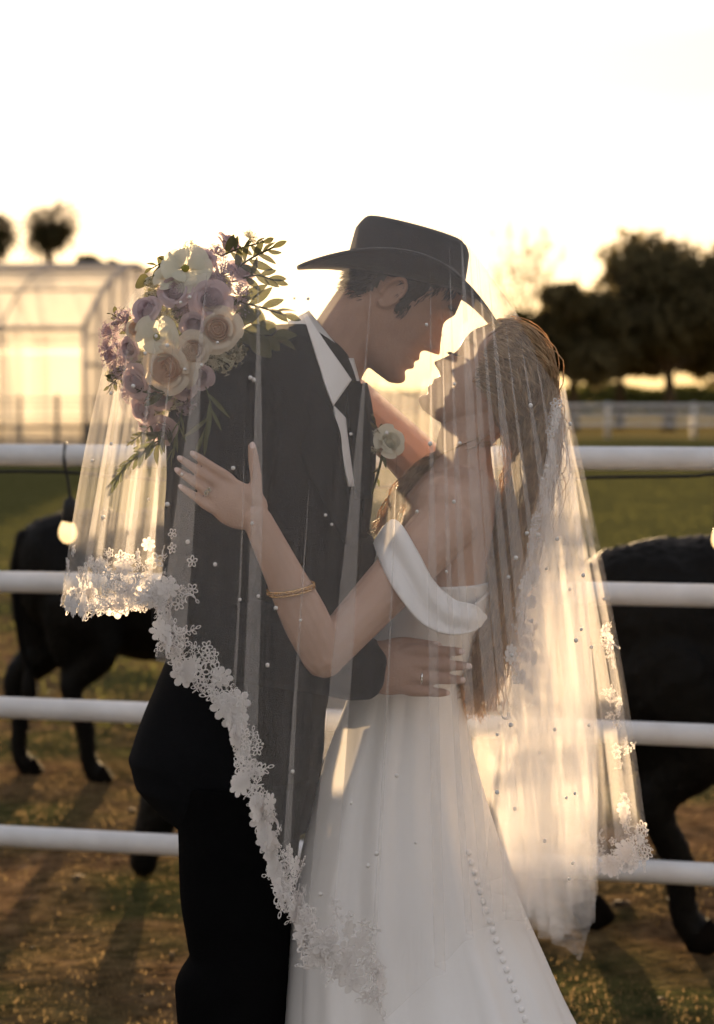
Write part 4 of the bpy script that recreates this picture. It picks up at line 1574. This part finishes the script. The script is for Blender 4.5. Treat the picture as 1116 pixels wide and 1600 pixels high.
def basis(nrm, roll):
    n = Vector(nrm).normalized()
    q = n.to_track_quat('Z', 'Y')
    return (q @ Quaternion((0, 0, 1), roll)).to_matrix()


def rose(parent, c, nrm, r, kind, g, rings=(3, 5, 6), name='rose'):
    core, pet = ROSE[kind]
    rot = basis(nrm, g.random() * 6.28)
    o = inst(name, core, c, rot, r, parent)
    for k, cnt in enumerate(rings):
        for i in range(cnt):
            a = 2 * math.pi * (i + .5 * (k % 2)) / cnt + g.normal(0, .12)
            tilt = Matrix.Rotation(g.normal(0, .08), 3, 'Y')
            inst('petal', pet[k], c, rot @ Matrix.Rotation(a, 3, 'Z') @ tilt, r * (1 + g.normal(0, .05)), o)
    return o


bouquet = empty('bouquet', 'large bouquet of mauve and cream roses with greenery at the shoulder of the groom', 'bouquet')
BC = P(290, 535, 3.345)


def on_bouquet(px, py, push=0.0):
    """point on the dome of the bouquet and its outward direction"""
    dx, dz = (px - 290) / 125.0, (535 - py) / 178.0
    q = dx * dx + dz * dz
    h = math.sqrt(max(0.0, 1 - min(q, 1)))
    y = 3.345 - .135 * h
    n = V(dx / .125, -(h + .22) / .13, dz / .178)
    n /= np.linalg.norm(n)
    return P(px, py, y - push), n


g = np.random.default_rng(61)
for px, py, r, kind in [(275, 457, 24, 'mauve'), (328, 471, 28, 'mauve'), (358, 384, 22, 'mauve'), (313, 587, 19, 'mauve'), (226, 640, 20, 'mauve'), (256, 670, 22, 'mauve'), (302, 506, 17, 'mauve'),
                        (341, 515, 32, 'cream'), (266, 573, 37, 'cream'), (303, 547, 25, 'cream'), (216, 596, 25, 'mauve'), (232, 486, 21, 'mauve'), (205, 545, 17, 'mauve'), (288, 606, 17, 'mauve'),
                        (318, 408, 17, 'mauve'), (250, 620, 19, 'mauve'), (214, 515, 16, 'cream'), (375, 428, 20, 'mauve')]:
    p, n = on_bouquet(px, py, .016)
    n = n + g.normal(0, .13, 3)
    rose(bouquet, p, n, r / 940.0 * 1.06, kind, g)

open_pet = petal_mesh('open_petal', .10, 1.0, .0, .22, .52, .10, 7, 6)
open_pet.materials.append(M['petal_white'])
for px, py, r in [(290, 421, 36), (246, 527, 33), (262, 436, 22)]:
    p, n = on_bouquet(px, py, .024)
    rot = basis(n + g.normal(0, .1, 3), 0)
    rr = r / 940.0
    v, f = ellipsoid((0, 0, .12), (.17, .17, .14), None, 12, 8)
    v = v * (1 + g.normal(0, .07, (len(v), 1)))
    hub_o = mesh_obj('pollen_head', v, f, M['pollen'])
    me = hub_o.data
    bpy.data.objects.remove(hub_o)
    o = inst('open_bloom', me, p, rot, rr, bouquet)
    for k in range(11):
        a = 2 * math.pi * k * .381966
        inst('petal', open_pet, p, rot @ Matrix.Rotation(a, 3, 'Z') @ Matrix.Rotation(-.18 * (k > 5) + g.normal(0, .08), 3, 'Y'), rr * (1.0 if k < 6 else .78) * (1 + g.normal(0, .06)), o)


def cluster_mesh(name, n, mat, seed):
    g = np.random.default_rng(seed)
    mb = MB()
    for i in range(n):
        d = g.normal(0, 1, 3); d[2] = abs(d[2]) + .1; d /= np.linalg.norm(d)
        c = d * (.55 + .45 * g.random())
        t = np.cross(d, g.normal(0, 1, 3)); t /= np.linalg.norm(t)
        b = np.cross(d, t)
        s = .15 + .10 * g.random()
        for k in range(4):
            a = k * math.pi / 2 + .4
            e = t * math.cos(a) + b * math.sin(a)
            e2 = t * math.cos(a + 1.57) + b * math.sin(a + 1.57)
            mb.add(([c, c + (e * .6 + e2 * .38) * s + d * .05, c + e * s + d * .02, c + (e * .6 - e2 * .38) * s + d * .05], [(0, 1, 2, 3)]))
        mb.add(tube([c * .2, c], .02, 4, round_ends=False))
    o = mb.build(name, mat, smooth=False)
    me = o.data
    bpy.data.objects.remove(o)
    return me


cl = [cluster_mesh('floret_cluster', 46, M['floret_lilac'], 1), cluster_mesh('floret_cluster', 46, M['floret_white'], 2)]
for px, py, r, k in [(345, 432, 30, 0), (322, 440, 24, 0), (372, 462, 26, 0), (185, 556, 28, 0), (178, 520, 24, 0), (172, 545, 20, 0), (196, 578, 26, 0), (345, 562, 26, 1), (366, 552, 20, 1), (325, 560, 22, 1), (222, 560, 24, 1), (272, 622, 22, 1), (292, 634, 20, 0),
                     (250, 640, 20, 1), (310, 440, 22, 0), (262, 492, 22, 1), (288, 480, 20, 0), (240, 452, 20, 1), (338, 398, 18, 0), (300, 395, 20, 1), (375, 495, 22, 0), (205, 612, 20, 0), (388, 372, 14, 1), (228, 665, 14, 0), (187, 585, 22, 1), (198, 500, 22, 0), (270, 425, 20, 0)]:
    p, n = on_bouquet(px, py, -.006)
    inst('floret_cluster', cl[k], p, basis(n, g.random() * 6), r / 940.0, bouquet)


def leaf_mesh(name, w, mat, n=6, bend=.18):
    vs_ = []
    for i in range(n + 1):
        t = i / n
        ww = w * math.sin(math.pi * min(t * .93 + .04, 1)) ** .85
        z = -bend * t * t
        vs_ += [(t, -ww, z + ww * .35), (t, 0, z), (t, ww, z + ww * .35)]
    f = []
    for i in range(n):
        for k in range(2):
            f.append((i * 3 + k, (i + 1) * 3 + k, (i + 1) * 3 + k + 1, i * 3 + k + 1))
    o = mesh_obj(name, vs_, f, mat)
    me = o.data
    bpy.data.objects.remove(o)
    return me


LEAF = {'olive': leaf_mesh('leaf', .17, M['green_dark']), 'wide': leaf_mesh('leaf', .30, M['green_dark']), 'thin': leaf_mesh('leaf', .07, M['green']), 'pale': leaf_mesh('leaf', .13, M['green'])}


def sprig(parent, pts, r, kind, n, L, spread, seed, name='sprig', start=.15, mat='green_dark'):
    g = np.random.default_rng(seed)
    o = MB().add(tube(pts, r, 6, 14)).build(name, M[mat], parent)
    c = spline(pts, 60)
    for i in range(n):
        t = start + (1 - start) * i / max(n - 1, 1)
        k = min(int(t * 58), 57)
        tan = c[k + 1] - c[k]; tan /= np.linalg.norm(tan)
        sidev = np.cross(tan, V(0, -1, .15)); sidev /= np.linalg.norm(sidev)
        sg = 1 if i % 2 else -1
        a = spread * (1 - .5 * t) * (.8 + .4 * g.random())
        d = tan * math.cos(a) + sidev * sg * math.sin(a) + g.normal(0, .16, 3)
        if i == n - 1:
            d = tan
        d /= np.linalg.norm(d)
        up = V(0, -1, .25) + g.normal(0, .45, 3)
        up -= d * np.dot(up, d); up /= np.linalg.norm(up)
        rot = Matrix(np.stack([d, np.cross(up, d), up], 1).tolist())
        inst('leaf', LEAF[kind], c[k], rot, L * (.75 + .45 * g.random()) * (1 - .25 * t), o)
    return o


B = bouquet
sprig(B, [P(362, 426, 3.27), P(392, 404, 3.26), P(428, 386, 3.27)], .0016, 'olive', 9, .046, 1.0, 71)
sprig(B, [P(365, 440, 3.27), P(400, 430, 3.26), P(428, 438, 3.27)], .0014, 'olive', 8, .036, 1.0, 72)
sprig(B, [P(365, 470, 3.26), P(400, 478, 3.25), P(446, 492, 3.27)], .0016, 'olive', 8, .048, .9, 73)
sprig(B, [P(350, 500, 3.24), P(392, 520, 3.23), P(440, 535, 3.26)], .0015, 'wide', 8, .050, .9, 74)
sprig(B, [P(345, 400, 3.28), P(376, 388, 3.29), P(412, 378, 3.32)], .0014, 'olive', 8, .034, 1.0, 75)
sprig(B, [P(262, 660, 3.24), P(228, 702, 3.23), P(196, 728, 3.235), P(180, 756, 3.24)], .0012, 'pale', 24, .030, .5, 76, mat='green')
sprig(B, [P(268, 660, 3.24), P(250, 690, 3.235), P(226, 706, 3.24)], .0014, 'olive', 9, .036, .7, 77)
sprig(B, [P(285, 640, 3.22), P(278, 676, 3.215), P(270, 708, 3.215)], .001, 'thin', 9, .034, .4, 78, mat='green')
sprig(B, [P(322, 605, 3.155), P(330, 640, 3.145), P(318, 676, 3.145)], .001, 'thin', 6, .058, .5, 79, mat='green')
sprig(B, [P(210, 560, 3.26), P(185, 590, 3.26), P(170, 604, 3.28)], .001, 'olive', 8, .028, .9, 80)
sprig(B, [P(280, 606, 3.205), P(250, 616, 3.20), P(222, 612, 3.22)], .0013, 'olive', 7, .034, .6, 81)
sprig(B, [P(210, 520, 3.27), P(190, 500, 3.28), P(176, 492, 3.30)], .001, 'olive', 7, .026, .9, 82)
sprig(B, [P(280, 420, 3.25), P(262, 408, 3.26), P(236, 420, 3.28)], .001, 'olive', 7, .028, .9, 83)
sprig(B, [P(240, 660, 3.24), P(222, 678, 3.24), P(206, 690, 3.245)], .001, 'olive', 10, .018, 1.1, 84)
# dark filler of foliage inside the dome
for i in range(90):
    a, q = g.random() * 6.28, .8 * math.sqrt(g.random())
    px, py = 290 + 112 * q * math.cos(a), 530 + 150 * q * math.sin(a)
    p, n = on_bouquet(px, py, -.022 - .03 * g.random())
    d = g.normal(0, 1, 3); d -= n * np.dot(d, n) * .6; d /= np.linalg.norm(d)
    up = n - d * np.dot(n, d); up /= np.linalg.norm(up)
    inst('leaf', LEAF['wide' if i % 3 else 'olive'], p, Matrix(np.stack([d, np.cross(up, d), up], 1).tolist()), .034 + .016 * g.random(), B)
mb = MB()
for k in range(9):
    a = k * 2.4
    off = V(0, math.cos(a), math.sin(a)) * .014
    mb.add(tube([P(300, 525, 3.36) + off * 1.5, P(372, 528, 3.46) + off, P(440, 545, 3.53) + off * .8, P(474, 552, 3.57) + off], .0045, 7, 12))
mb.build('stem', M['green'], B)
MB().add(tube([P(395, 534, 3.49), P(420, 540, 3.515), P(440, 545, 3.53)], .021, 14, 8, round_ends=False)).build('ribbon', M['satin'], B)

# boutonniere on the far lapel
bt = empty('boutonniere', 'small white rose boutonniere pinned to the jacket lapel of the groom', 'boutonniere')
rose(bt, P(609, 691, 3.385), V(.35, -1, .25), .0245, 'white', g, (3, 4, 5))
inst('floret_cluster', cl[1], P(592, 680, 3.40), basis(V(-.1, -1, .7), 0), .013, bt)
inst('floret_cluster', cl[1], P(588, 702, 3.395), basis(V(-.5, -1, -.1), 1), .010, bt)
sprig(bt, [P(600, 700, 3.405), P(592, 735, 3.41), P(584, 762, 3.415)], .0022, 'pale', 4, .022, .5, 91, name='stem', mat='green')
sprig(bt, [P(598, 698, 3.405), P(590, 672, 3.408), P(586, 660, 3.41)], .001, 'olive', 5, .020, .8, 92)

# ------------------------------------------------------------------ veil
def tulle_material():
    m = bpy.data.materials.new('tulle')
    m.use_nodes = True
    nt = m.node_tree
    nt.nodes.clear()
    out = N(nt, 'ShaderNodeOutputMaterial')
    d = N(nt, 'ShaderNodeBsdfDiffuse', Color=(.95, .925, .915, 1))
    t = N(nt, 'ShaderNodeBsdfTranslucent', Color=(.95, .92, .90, 1))
    mx = N(nt, 'ShaderNodeMixShader', Fac=.48)
    nt.links.new(d.outputs[0], mx.inputs[1])
    nt.links.new(t.outputs[0], mx.inputs[2])
    tr = N(nt, 'ShaderNodeBsdfTransparent')
    m2 = N(nt, 'ShaderNodeMixShader')
    tc = N(nt, 'ShaderNodeTexCoord')
    mp = N(nt, 'ShaderNodeMapping')
    mp.inputs['Scale'].default_value = (260, 260, 9)
    nt.links.new(tc.outputs['Object'], mp.inputs['Vector'])
    no = N(nt, 'ShaderNodeTexNoise', Scale=1.0, Detail=2.0)
    nt.links.new(mp.outputs['Vector'], no.inputs['Vector'])
    mr = N(nt, 'ShaderNodeMapRange', **{'From Min': .3, 'From Max': .7, 'To Min': TULLE * .93, 'To Max': TULLE * 1.07})
    nt.links.new(no.outputs['Fac'], mr.inputs['Value'])
    nt.links.new(mr.outputs[0], m2.inputs['Fac'])
    nt.links.new(tr.outputs[0], m2.inputs[1])
    nt.links.new(mx.outputs[0], m2.inputs[2])
    nt.links.new(m2.outputs[0], out.inputs['Surface'])
    return m


TULLE = .145
M['tulle'] = tulle_material()
M['lace'] = thin('lace', (.92, .89, .88), (.86, .83, .82), 60, .45)
M['pearl'] = surf('pearl', (.78, .74, .72), None, 30, .15, spec=.6)
veil = empty('veil', 'sheer white tulle veil with lace hem and pearls draped over both people and the bouquet', 'veil')


class Sheet:
    """a hanging sheet: columns run from a top line to a hem; rows of (Tx,Ty, Mx, Bx,By, Yridge, D)"""

    def __init__(self, cols, pleats, sign=-1, nrow=110, ncol=240, ramp=90.0, seed=0, amp=.010, lam=1.0, gather=0.0):
        c = np.asarray(cols, float)
        K = len(c)
        self.K = K
        s = list(np.linspace(0, K - 1, ncol))
        for p in pleats:
            s += list(np.linspace(p['s'] - p['d'], p['s'] + p['d'], 26))
        s = np.array(sorted(q for q in s if 0 <= q <= K - 1))
        s = s[np.concatenate([[True], np.diff(s) > 1e-5])]
        i = np.minimum(s.astype(int), K - 2)
        w = (s - i)[:, None]
        cs = c[i] * (1 - w) + c[i + 1] * w
        ker = 9
        v = np.linspace(0, 1, nrow)
        Tx, Ty, Mx, Bx, By, Yr, D = [cs[:, k][None, :] for k in range(7)]
        vv = v[:, None]
        px = Tx * (1 - vv) + Bx * vv + Mx * np.sin(math.pi * vv) 
        py = Ty * (1 - vv) + By * vv
        below = py - Ty
        Y = Yr + sign * D * (1 - np.exp(-below / ramp))
        g = np.random.default_rng(seed)
        ss = s[None, :]
        rip = 0
        for k in range(7):
            f = (1.5 + 1.9 * k) * lam
            rip = rip + np.sin(ss * f + g.random() * 6 + .8 * vv * g.normal()) / (1 + .35 * k)
        Y = Y + amp * rip * np.clip(below / 400, 0, 1.2)
        px = px + 6 * np.sin(2.6 * vv + .9 * ss / K * 25) * vv * np.clip(ss * 2, 0, 1) * np.clip((K - 1 - ss) * 2, 0, 1)
        for p in pleats:
            t = np.clip((ss - p['s']) / p['d'], -1, 1)
            wv = np.interp(v, np.linspace(0, 1, len(p['w'])), p['w'])[:, None]
            px = px - wv * np.sin(math.pi * t)
            Y = Y - p.get('a', .007) * np.sin(math.pi * t) * np.clip(wv / 8, 0, 1)
            if 'path' in p:
                pass
        # ragged hem
        self.s, self.v = s, v
        self.G = PA(px, py, Y)
        self.px, self.py = px, py

    def mesh(self, name='tulle'):
        nr, nc = self.G.shape[:2]
        f = [(r * nc + q, r * nc + q + 1, (r + 1) * nc + q + 1, (r + 1) * nc + q) for r in range(nr - 1) for q in range(nc - 1)]
        return mesh_obj(name, self.G.reshape(-1, 3), f, M['tulle'], veil)

    def at(self, s, v):
        q = int(np.clip(np.searchsorted(self.s, s), 1, len(self.s) - 2))
        r = int(np.clip(v * (len(self.v) - 1), 1, len(self.v) - 2))
        p = self.G[r, q]
        du = self.G[r, q + 1] - self.G[r, q - 1]
        dv = self.G[r + 1, q] - self.G[r - 1, q]
        n = np.cross(du, dv)
        L = np.linalg.norm(n)
        n = n / L if L > 1e-12 else V(0, -1, 0)
        cam_d = p - V(0, 0, CAM_Z)
        if np.dot(n, cam_d) > 0:
            n = -n
        if -n[1] < .35:
            n = n + V(0, -.8, 0); n /= np.linalg.norm(n)
        return p, n

    def hem_len(self, s):
        q = int(np.clip(np.searchsorted(self.s, s), 1, len(self.s) - 2))
        return self.py[-1, q] - self.py[0, q]


near_cols = [
    (178, 505, -8, 95, 945, 3.33, .00), (200, 465, -6, 130, 957, 3.34, .13), (235, 425, -4, 175, 950, 3.35, .26), (270, 400, 0, 215, 950, 3.36, .30),
    (300, 386, 2, 247, 938, 3.37, .32), (318, 380, 4, 254, 985, 3.38, .34), (335, 376, 4, 264, 1050, 3.39, .35), (365, 369, 4, 330, 1084, 3.40, .37),
    (385, 365, 6, 372, 1140, 3.41, .36), (402, 362, 4, 392, 1222, 3.42, .38), (430, 356, 2, 424, 1325, 3.44, .40), (500, 343, 0, 440, 1400, 3.46, .43),
    (560, 332, 2, 458, 1440, 3.48, .45), (590, 330, 4, 485, 1505, 3.485, .46), (620, 330, 6, 560, 1548, 3.49, .44), (650, 332, 0, 604, 1594, 3.49, .42),
    (670, 338, -6, 688, 1520, 3.49, .39), (690, 346, -10, 745, 1455, 3.49, .37), (712, 358, -10, 790, 1436, 3.49, .36), (735, 386, -6, 822, 1432, 3.49, .35),
    (760, 422, 0, 862, 1468, 3.49, .34), (790, 464, 4, 905, 1502, 3.49, .32), (820, 505, 8, 938, 1392, 3.49, .30), (850, 550, 10, 932, 1230, 3.50, .28), (881, 600, 14, 940, 1000, 3.50, .12)]


def pl(s, d, *w, a=.007):
    return dict(s=s, d=d, w=list(w), a=a)


near_pl = [pl(1.4, .16, 1, 5, 7, 8), pl(2.6, .16, 1, 4, 9, 11), pl(3.5, .12, 0, 2, 6, 8), pl(5.6, .22, 0, 5, 13, 20, 24, a=.010), pl(9.0, .20, 1, 6, 11, 13, 17, a=.010), pl(7.8, .1, 0, 1, 3, 5),
           pl(11.2, .10, 0, 1, 3, 5, 8), pl(13.0, .26, 2, 5, 14, 22, 26, 28, a=.012), pl(14.4, .10, 0, 1, 3, 4, 6), pl(16.1, .20, 1, 4, 10, 12, 14, a=.009), pl(16.9, .14, 0, 3, 6, 8, 10), pl(17.5, .14, 1, 4, 8, 10, 12),
           pl(18.4, .24, 3, 10, 14, 14, 16, a=.010), pl(18.95, .14, 2, 6, 9, 9, 8), pl(19.5, .16, 2, 6, 9, 10, 10), pl(20.1, .22, 2, 10, 15, 16, 14, a=.010), pl(20.8, .14, 1, 5, 8, 6, 2), pl(21.6, .2, 1, 8, 12, 9, 2), pl(22.4, .18, 1, 6, 9, 6, 2), pl(23.3, .16, 0, 5, 7, 4, 2)]
S1 = Sheet(near_cols, near_pl, -1, 120, 300, 65, 3, .006)
S1.mesh()

far_cols = [(178, 505, -8, 95, 945, 3.332, .0), (235, 425, -2, 165, 952, 3.352, .14), (300, 386, 2, 247, 940, 3.372, .24), (420, 357, 0, 420, 1090, 3.43, .34), (600, 331, 0, 600, 1280, 3.487, .40),
            (720, 365, 0, 770, 1380, 3.492, .40), (800, 478, 6, 880, 1372, 3.492, .34), (850, 551, 10, 962, 1360, 3.502, .2), (881, 600, 12, 1016, 1340, 3.502, .0)]
S2 = Sheet(far_cols, [pl(.5, .05, 1, 4, 6, 7), pl(1.3, .06, 1, 5, 8, 9), pl(1.75, .04, 0, 3, 5, 6), pl(5.3, .06, 2, 8, 12, 14), pl(6.1, .06, 2, 8, 12, 13), pl(6.6, .06, 2, 7, 10, 12), pl(7.2, .08, 1, 8, 13, 15), pl(7.6, .06, 1, 5, 8, 9)], 1, 90, 200, 100, 5, .012, 3.0)
S2.mesh()

ga_cols = [(872, 617, -14, 782, 1330, 3.37, .10), (874, 615, -14, 800, 1420, 3.37, .11), (876, 613, -12, 820, 1432, 3.38, .12), (878, 611, -6, 842, 1450, 3.39, .12), (881, 608, 4, 882, 1468, 3.40, .12), (884, 605, 16, 925, 1400, 3.42, .10)]
S3 = Sheet(ga_cols, [pl(q, .34, 0, 14 + 5 * (k % 2), 26 + 6 * (k % 3), 30, a=.014) for k, q in enumerate((.45, 1.25, 2.1, 2.95, 3.7, 4.55))], -1, 100, 160, 150, 8, .006, 2.0)
S3.mesh()
gb_cols = [(872, 617, -14, 728, 1240, 3.57, .10), (874, 615, -8, 775, 1330, 3.54, .10), (877, 612, 0, 838, 1360, 3.54, .11), (880, 609, 6, 890, 1366, 3.54, .10), (884, 605, 14, 950, 1350, 3.54, .06)]
S4 = Sheet(gb_cols, [pl(q, .34, 0, 14, 26, 32, a=.014) for q in (.4, 1.15, 1.95, 2.75, 3.5)], 1, 90, 130, 150, 9, .008, 2.0)
S4.mesh()
gc_cols = [(873, 616, -14, 800, 1390, 3.45, .03), (876, 614, -8, 808, 1410, 3.45, .04), (879, 610, 0, 856, 1425, 3.45, .04), (883, 606, 16, 930, 1380, 3.46, .03)]
S5 = Sheet(gc_cols, [pl(q, .3, 0, 12, 24, 30, a=.012) for q in (.4, 1.0, 1.75, 2.5)], -1, 90, 120, 150, 10, .006, 2.0)
S5.mesh()


# lace appliqué
def motif(kind, seed):
    g = np.random.default_rng(seed)
    mb = MB()

    def pet(c, ang, L, W, z, solid=(kind == 'rose')):
        n = 9
        a = np.linspace(0, 2 * math.pi, n, endpoint=False)
        e = np.stack([L * .5 * (1 + np.cos(a)), W * .5 * np.sin(a), np.full(n, 0.0)], -1)
        inn = np.stack([L * .5 * (1 + .55 * np.cos(a)), W * .28 * np.sin(a), np.full(n, .07)], -1)
        mid = np.stack([L * .5 * (1 + .80 * np.cos(a)), W * .40 * np.sin(a), np.full(n, .13)], -1)
        v = np.concatenate([e, mid, inn, [[L * .5, 0, .05]]])
        ca, sa = math.cos(ang), math.sin(ang)
        v = np.stack([v[:, 0] * ca - v[:, 1] * sa, v[:, 0] * sa + v[:, 1] * ca, v[:, 2]], -1) + V(c[0], c[1], z)
        f = []
        for i in range(n):
            k = (i + 1) % n
            f += [(i, k, n + k, n + i), (n + i, n + k, 2 * n + k, 2 * n + i)]
            if solid:
                f.append((2 * n + i, 2 * n + k, 3 * n))
        mb.add((v, f))
    if kind == 'flower':
        for k in range(5):
            pet((0, 0), k * 1.2566 + .2, .95, .62, 0)
        mb.add(ellipsoid((0, 0, .12), (.2, .2, .12), None, 8, 5))
    elif kind == 'rose':
        for k in range(7):
            a = k * .8976
            pet((.35 * math.cos(a), .35 * math.sin(a)), a, .72, .60, 0)
        for k in range(5):
            a = k * 1.2566 + .4
            pet((.06 * math.cos(a), .06 * math.sin(a)), a, .5, .42, .1)
        mb.add(ellipsoid((0, 0, .2), (.14, .14, .1), None, 8, 5))
    elif kind == 'sprig':
        mb.add(tube([V(-1.1, 0, .05), V(-.3, .12, .06), V(.5, -.02, .06), V(1.0, .15, .05)], .05, 5, 10))
        for k, (x, y, a) in enumerate([(-.7, .05, 1.1), (-.55, .05, -1.0), (-.1, .1, 1.0), (.1, .08, -.9), (.5, 0, .9), (.6, 0, -.7), (.95, .12, .15)]):
            pet((x, y), a, .58, .30, 0)
    elif kind == 'scroll':
        for (cx, cy, r0, a0) in ((0, 0, .75, 0.0), (.15, .05, .5, .3)):
            pts = [V(cx + r0 * math.cos(a) * (1 - .07 * a), cy + r0 * math.sin(a) * (1 - .07 * a), .06) for a in np.linspace(a0, a0 + 3.6, 16)]
            mb.add(tube(pts, [.03] + [.075] * 14 + [.03], 6))
        pet((.75, 0), -.9, .5, .34, 0)
        pet((-.5, .3), 2.2, .5, .34, 0)
    o = mb.build('lace_' + kind, M['lace'])
    me = o.data
    bpy.data.objects.remove(o)
    return me


MOT = {k: motif(k, i) for i, k in enumerate(('flower', 'rose', 'sprig', 'scroll'))}
gl_ = np.random.default_rng(77)


def place_motif(S, s, v, size, kind=None, off=.0015):
    kind = kind or ('flower', 'rose', 'sprig', 'scroll', 'flower', 'sprig')[gl_.integers(0, 6)]
    p, n = S.at(s, v)
    rot = basis(n, gl_.random() * 6.28)
    k = {'flower': .8, 'rose': 1.0, 'sprig': 1.0, 'scroll': .9}[kind]
    inst('lace_' + kind, MOT[kind], p + n * off, rot, (size * k, size * k, size * k * .35), veil)


def lace_band(S, s0, s1, width_px, count, size, edge=1.0):
    """motifs along the hem, denser and larger towards the edge"""
    for i in range(count):
        s = s0 + (s1 - s0) * (i + gl_.random() * .8) / count
        L = S.hem_len(s)
        q = gl_.random() ** 1.7
        place_motif(S, s, edge - q * width_px / L, size * (1.0 - .25 * q) * (.75 + .5 * gl_.random()))


# the hem itself first: a nearly closed row, then the scattered band above it
lace_band(S1, .0, 4.5, 89, 75, 0.0178)
lace_band(S1, .0, 4.6, 6, 35, 0.0153)
lace_band(S1, 4.6, 6.3, 138, 40, 0.0178)
lace_band(S1, 6.0, 10.0, 75, 54, 0.0190)
lace_band(S1, 6.0, 10.2, 9, 40, 0.0183)
lace_band(S1, 8.6, 9.4, 126, 16, 0.0171)
lace_band(S1, 9.6, 13.2, 73, 62, 0.0202)
lace_band(S1, 9.8, 13.4, 9, 35, 0.0183)
lace_band(S1, 12.8, 14.8, 114, 35, 0.0202)
lace_band(S2, .1, 1.95, 80, 45, 0.0178)
lace_band(S2, 6.3, 8.0, 52, 48, 0.0178)
for i in range(30):                                # lace climbing the turned edge on the far side
    t = gl_.random()
    place_motif(S2, 7.62 - .32 * t + gl_.normal(0, .09), .52 + .40 * t, .0125 + .004 * gl_.random(), None, .004)
for i in range(46):                                # lace down the inner edge beside her hair
    t = i / 46
    place_motif(S3, .03 + .20 * gl_.random() * (1 - .3 * t), .03 + .50 * t ** 1.1, .0115 + .004 * gl_.random(), None, .002)
for i in range(16):
    place_motif(S3, .1 + .5 * gl_.random(), .45 + .25 * gl_.random(), .012 + .004 * gl_.random())

v, f = ellipsoid((0, 0, 0), (.0031, .0031, .0026), None, 12, 8)
po = mesh_obj('pearl', v, f, M['pearl'])
pearl_me = po.data
bpy.data.objects.remove(po)
for S, n, s0, s1 in ((S1, 62, .3, 23.7), (S2, 24, .3, 7.8), (S3, 16, .3, 4.8)):
    for i in range(n):
        s = s0 + (s1 - s0) * (i + gl_.random()) / n
        vq = .12 + .82 * gl_.random()
        p, nn = S.at(s, vq)
        inst('pearl', pearl_me, p + nn * .0015, basis(nn, 0), .8 + .5 * gl_.random(), veil)
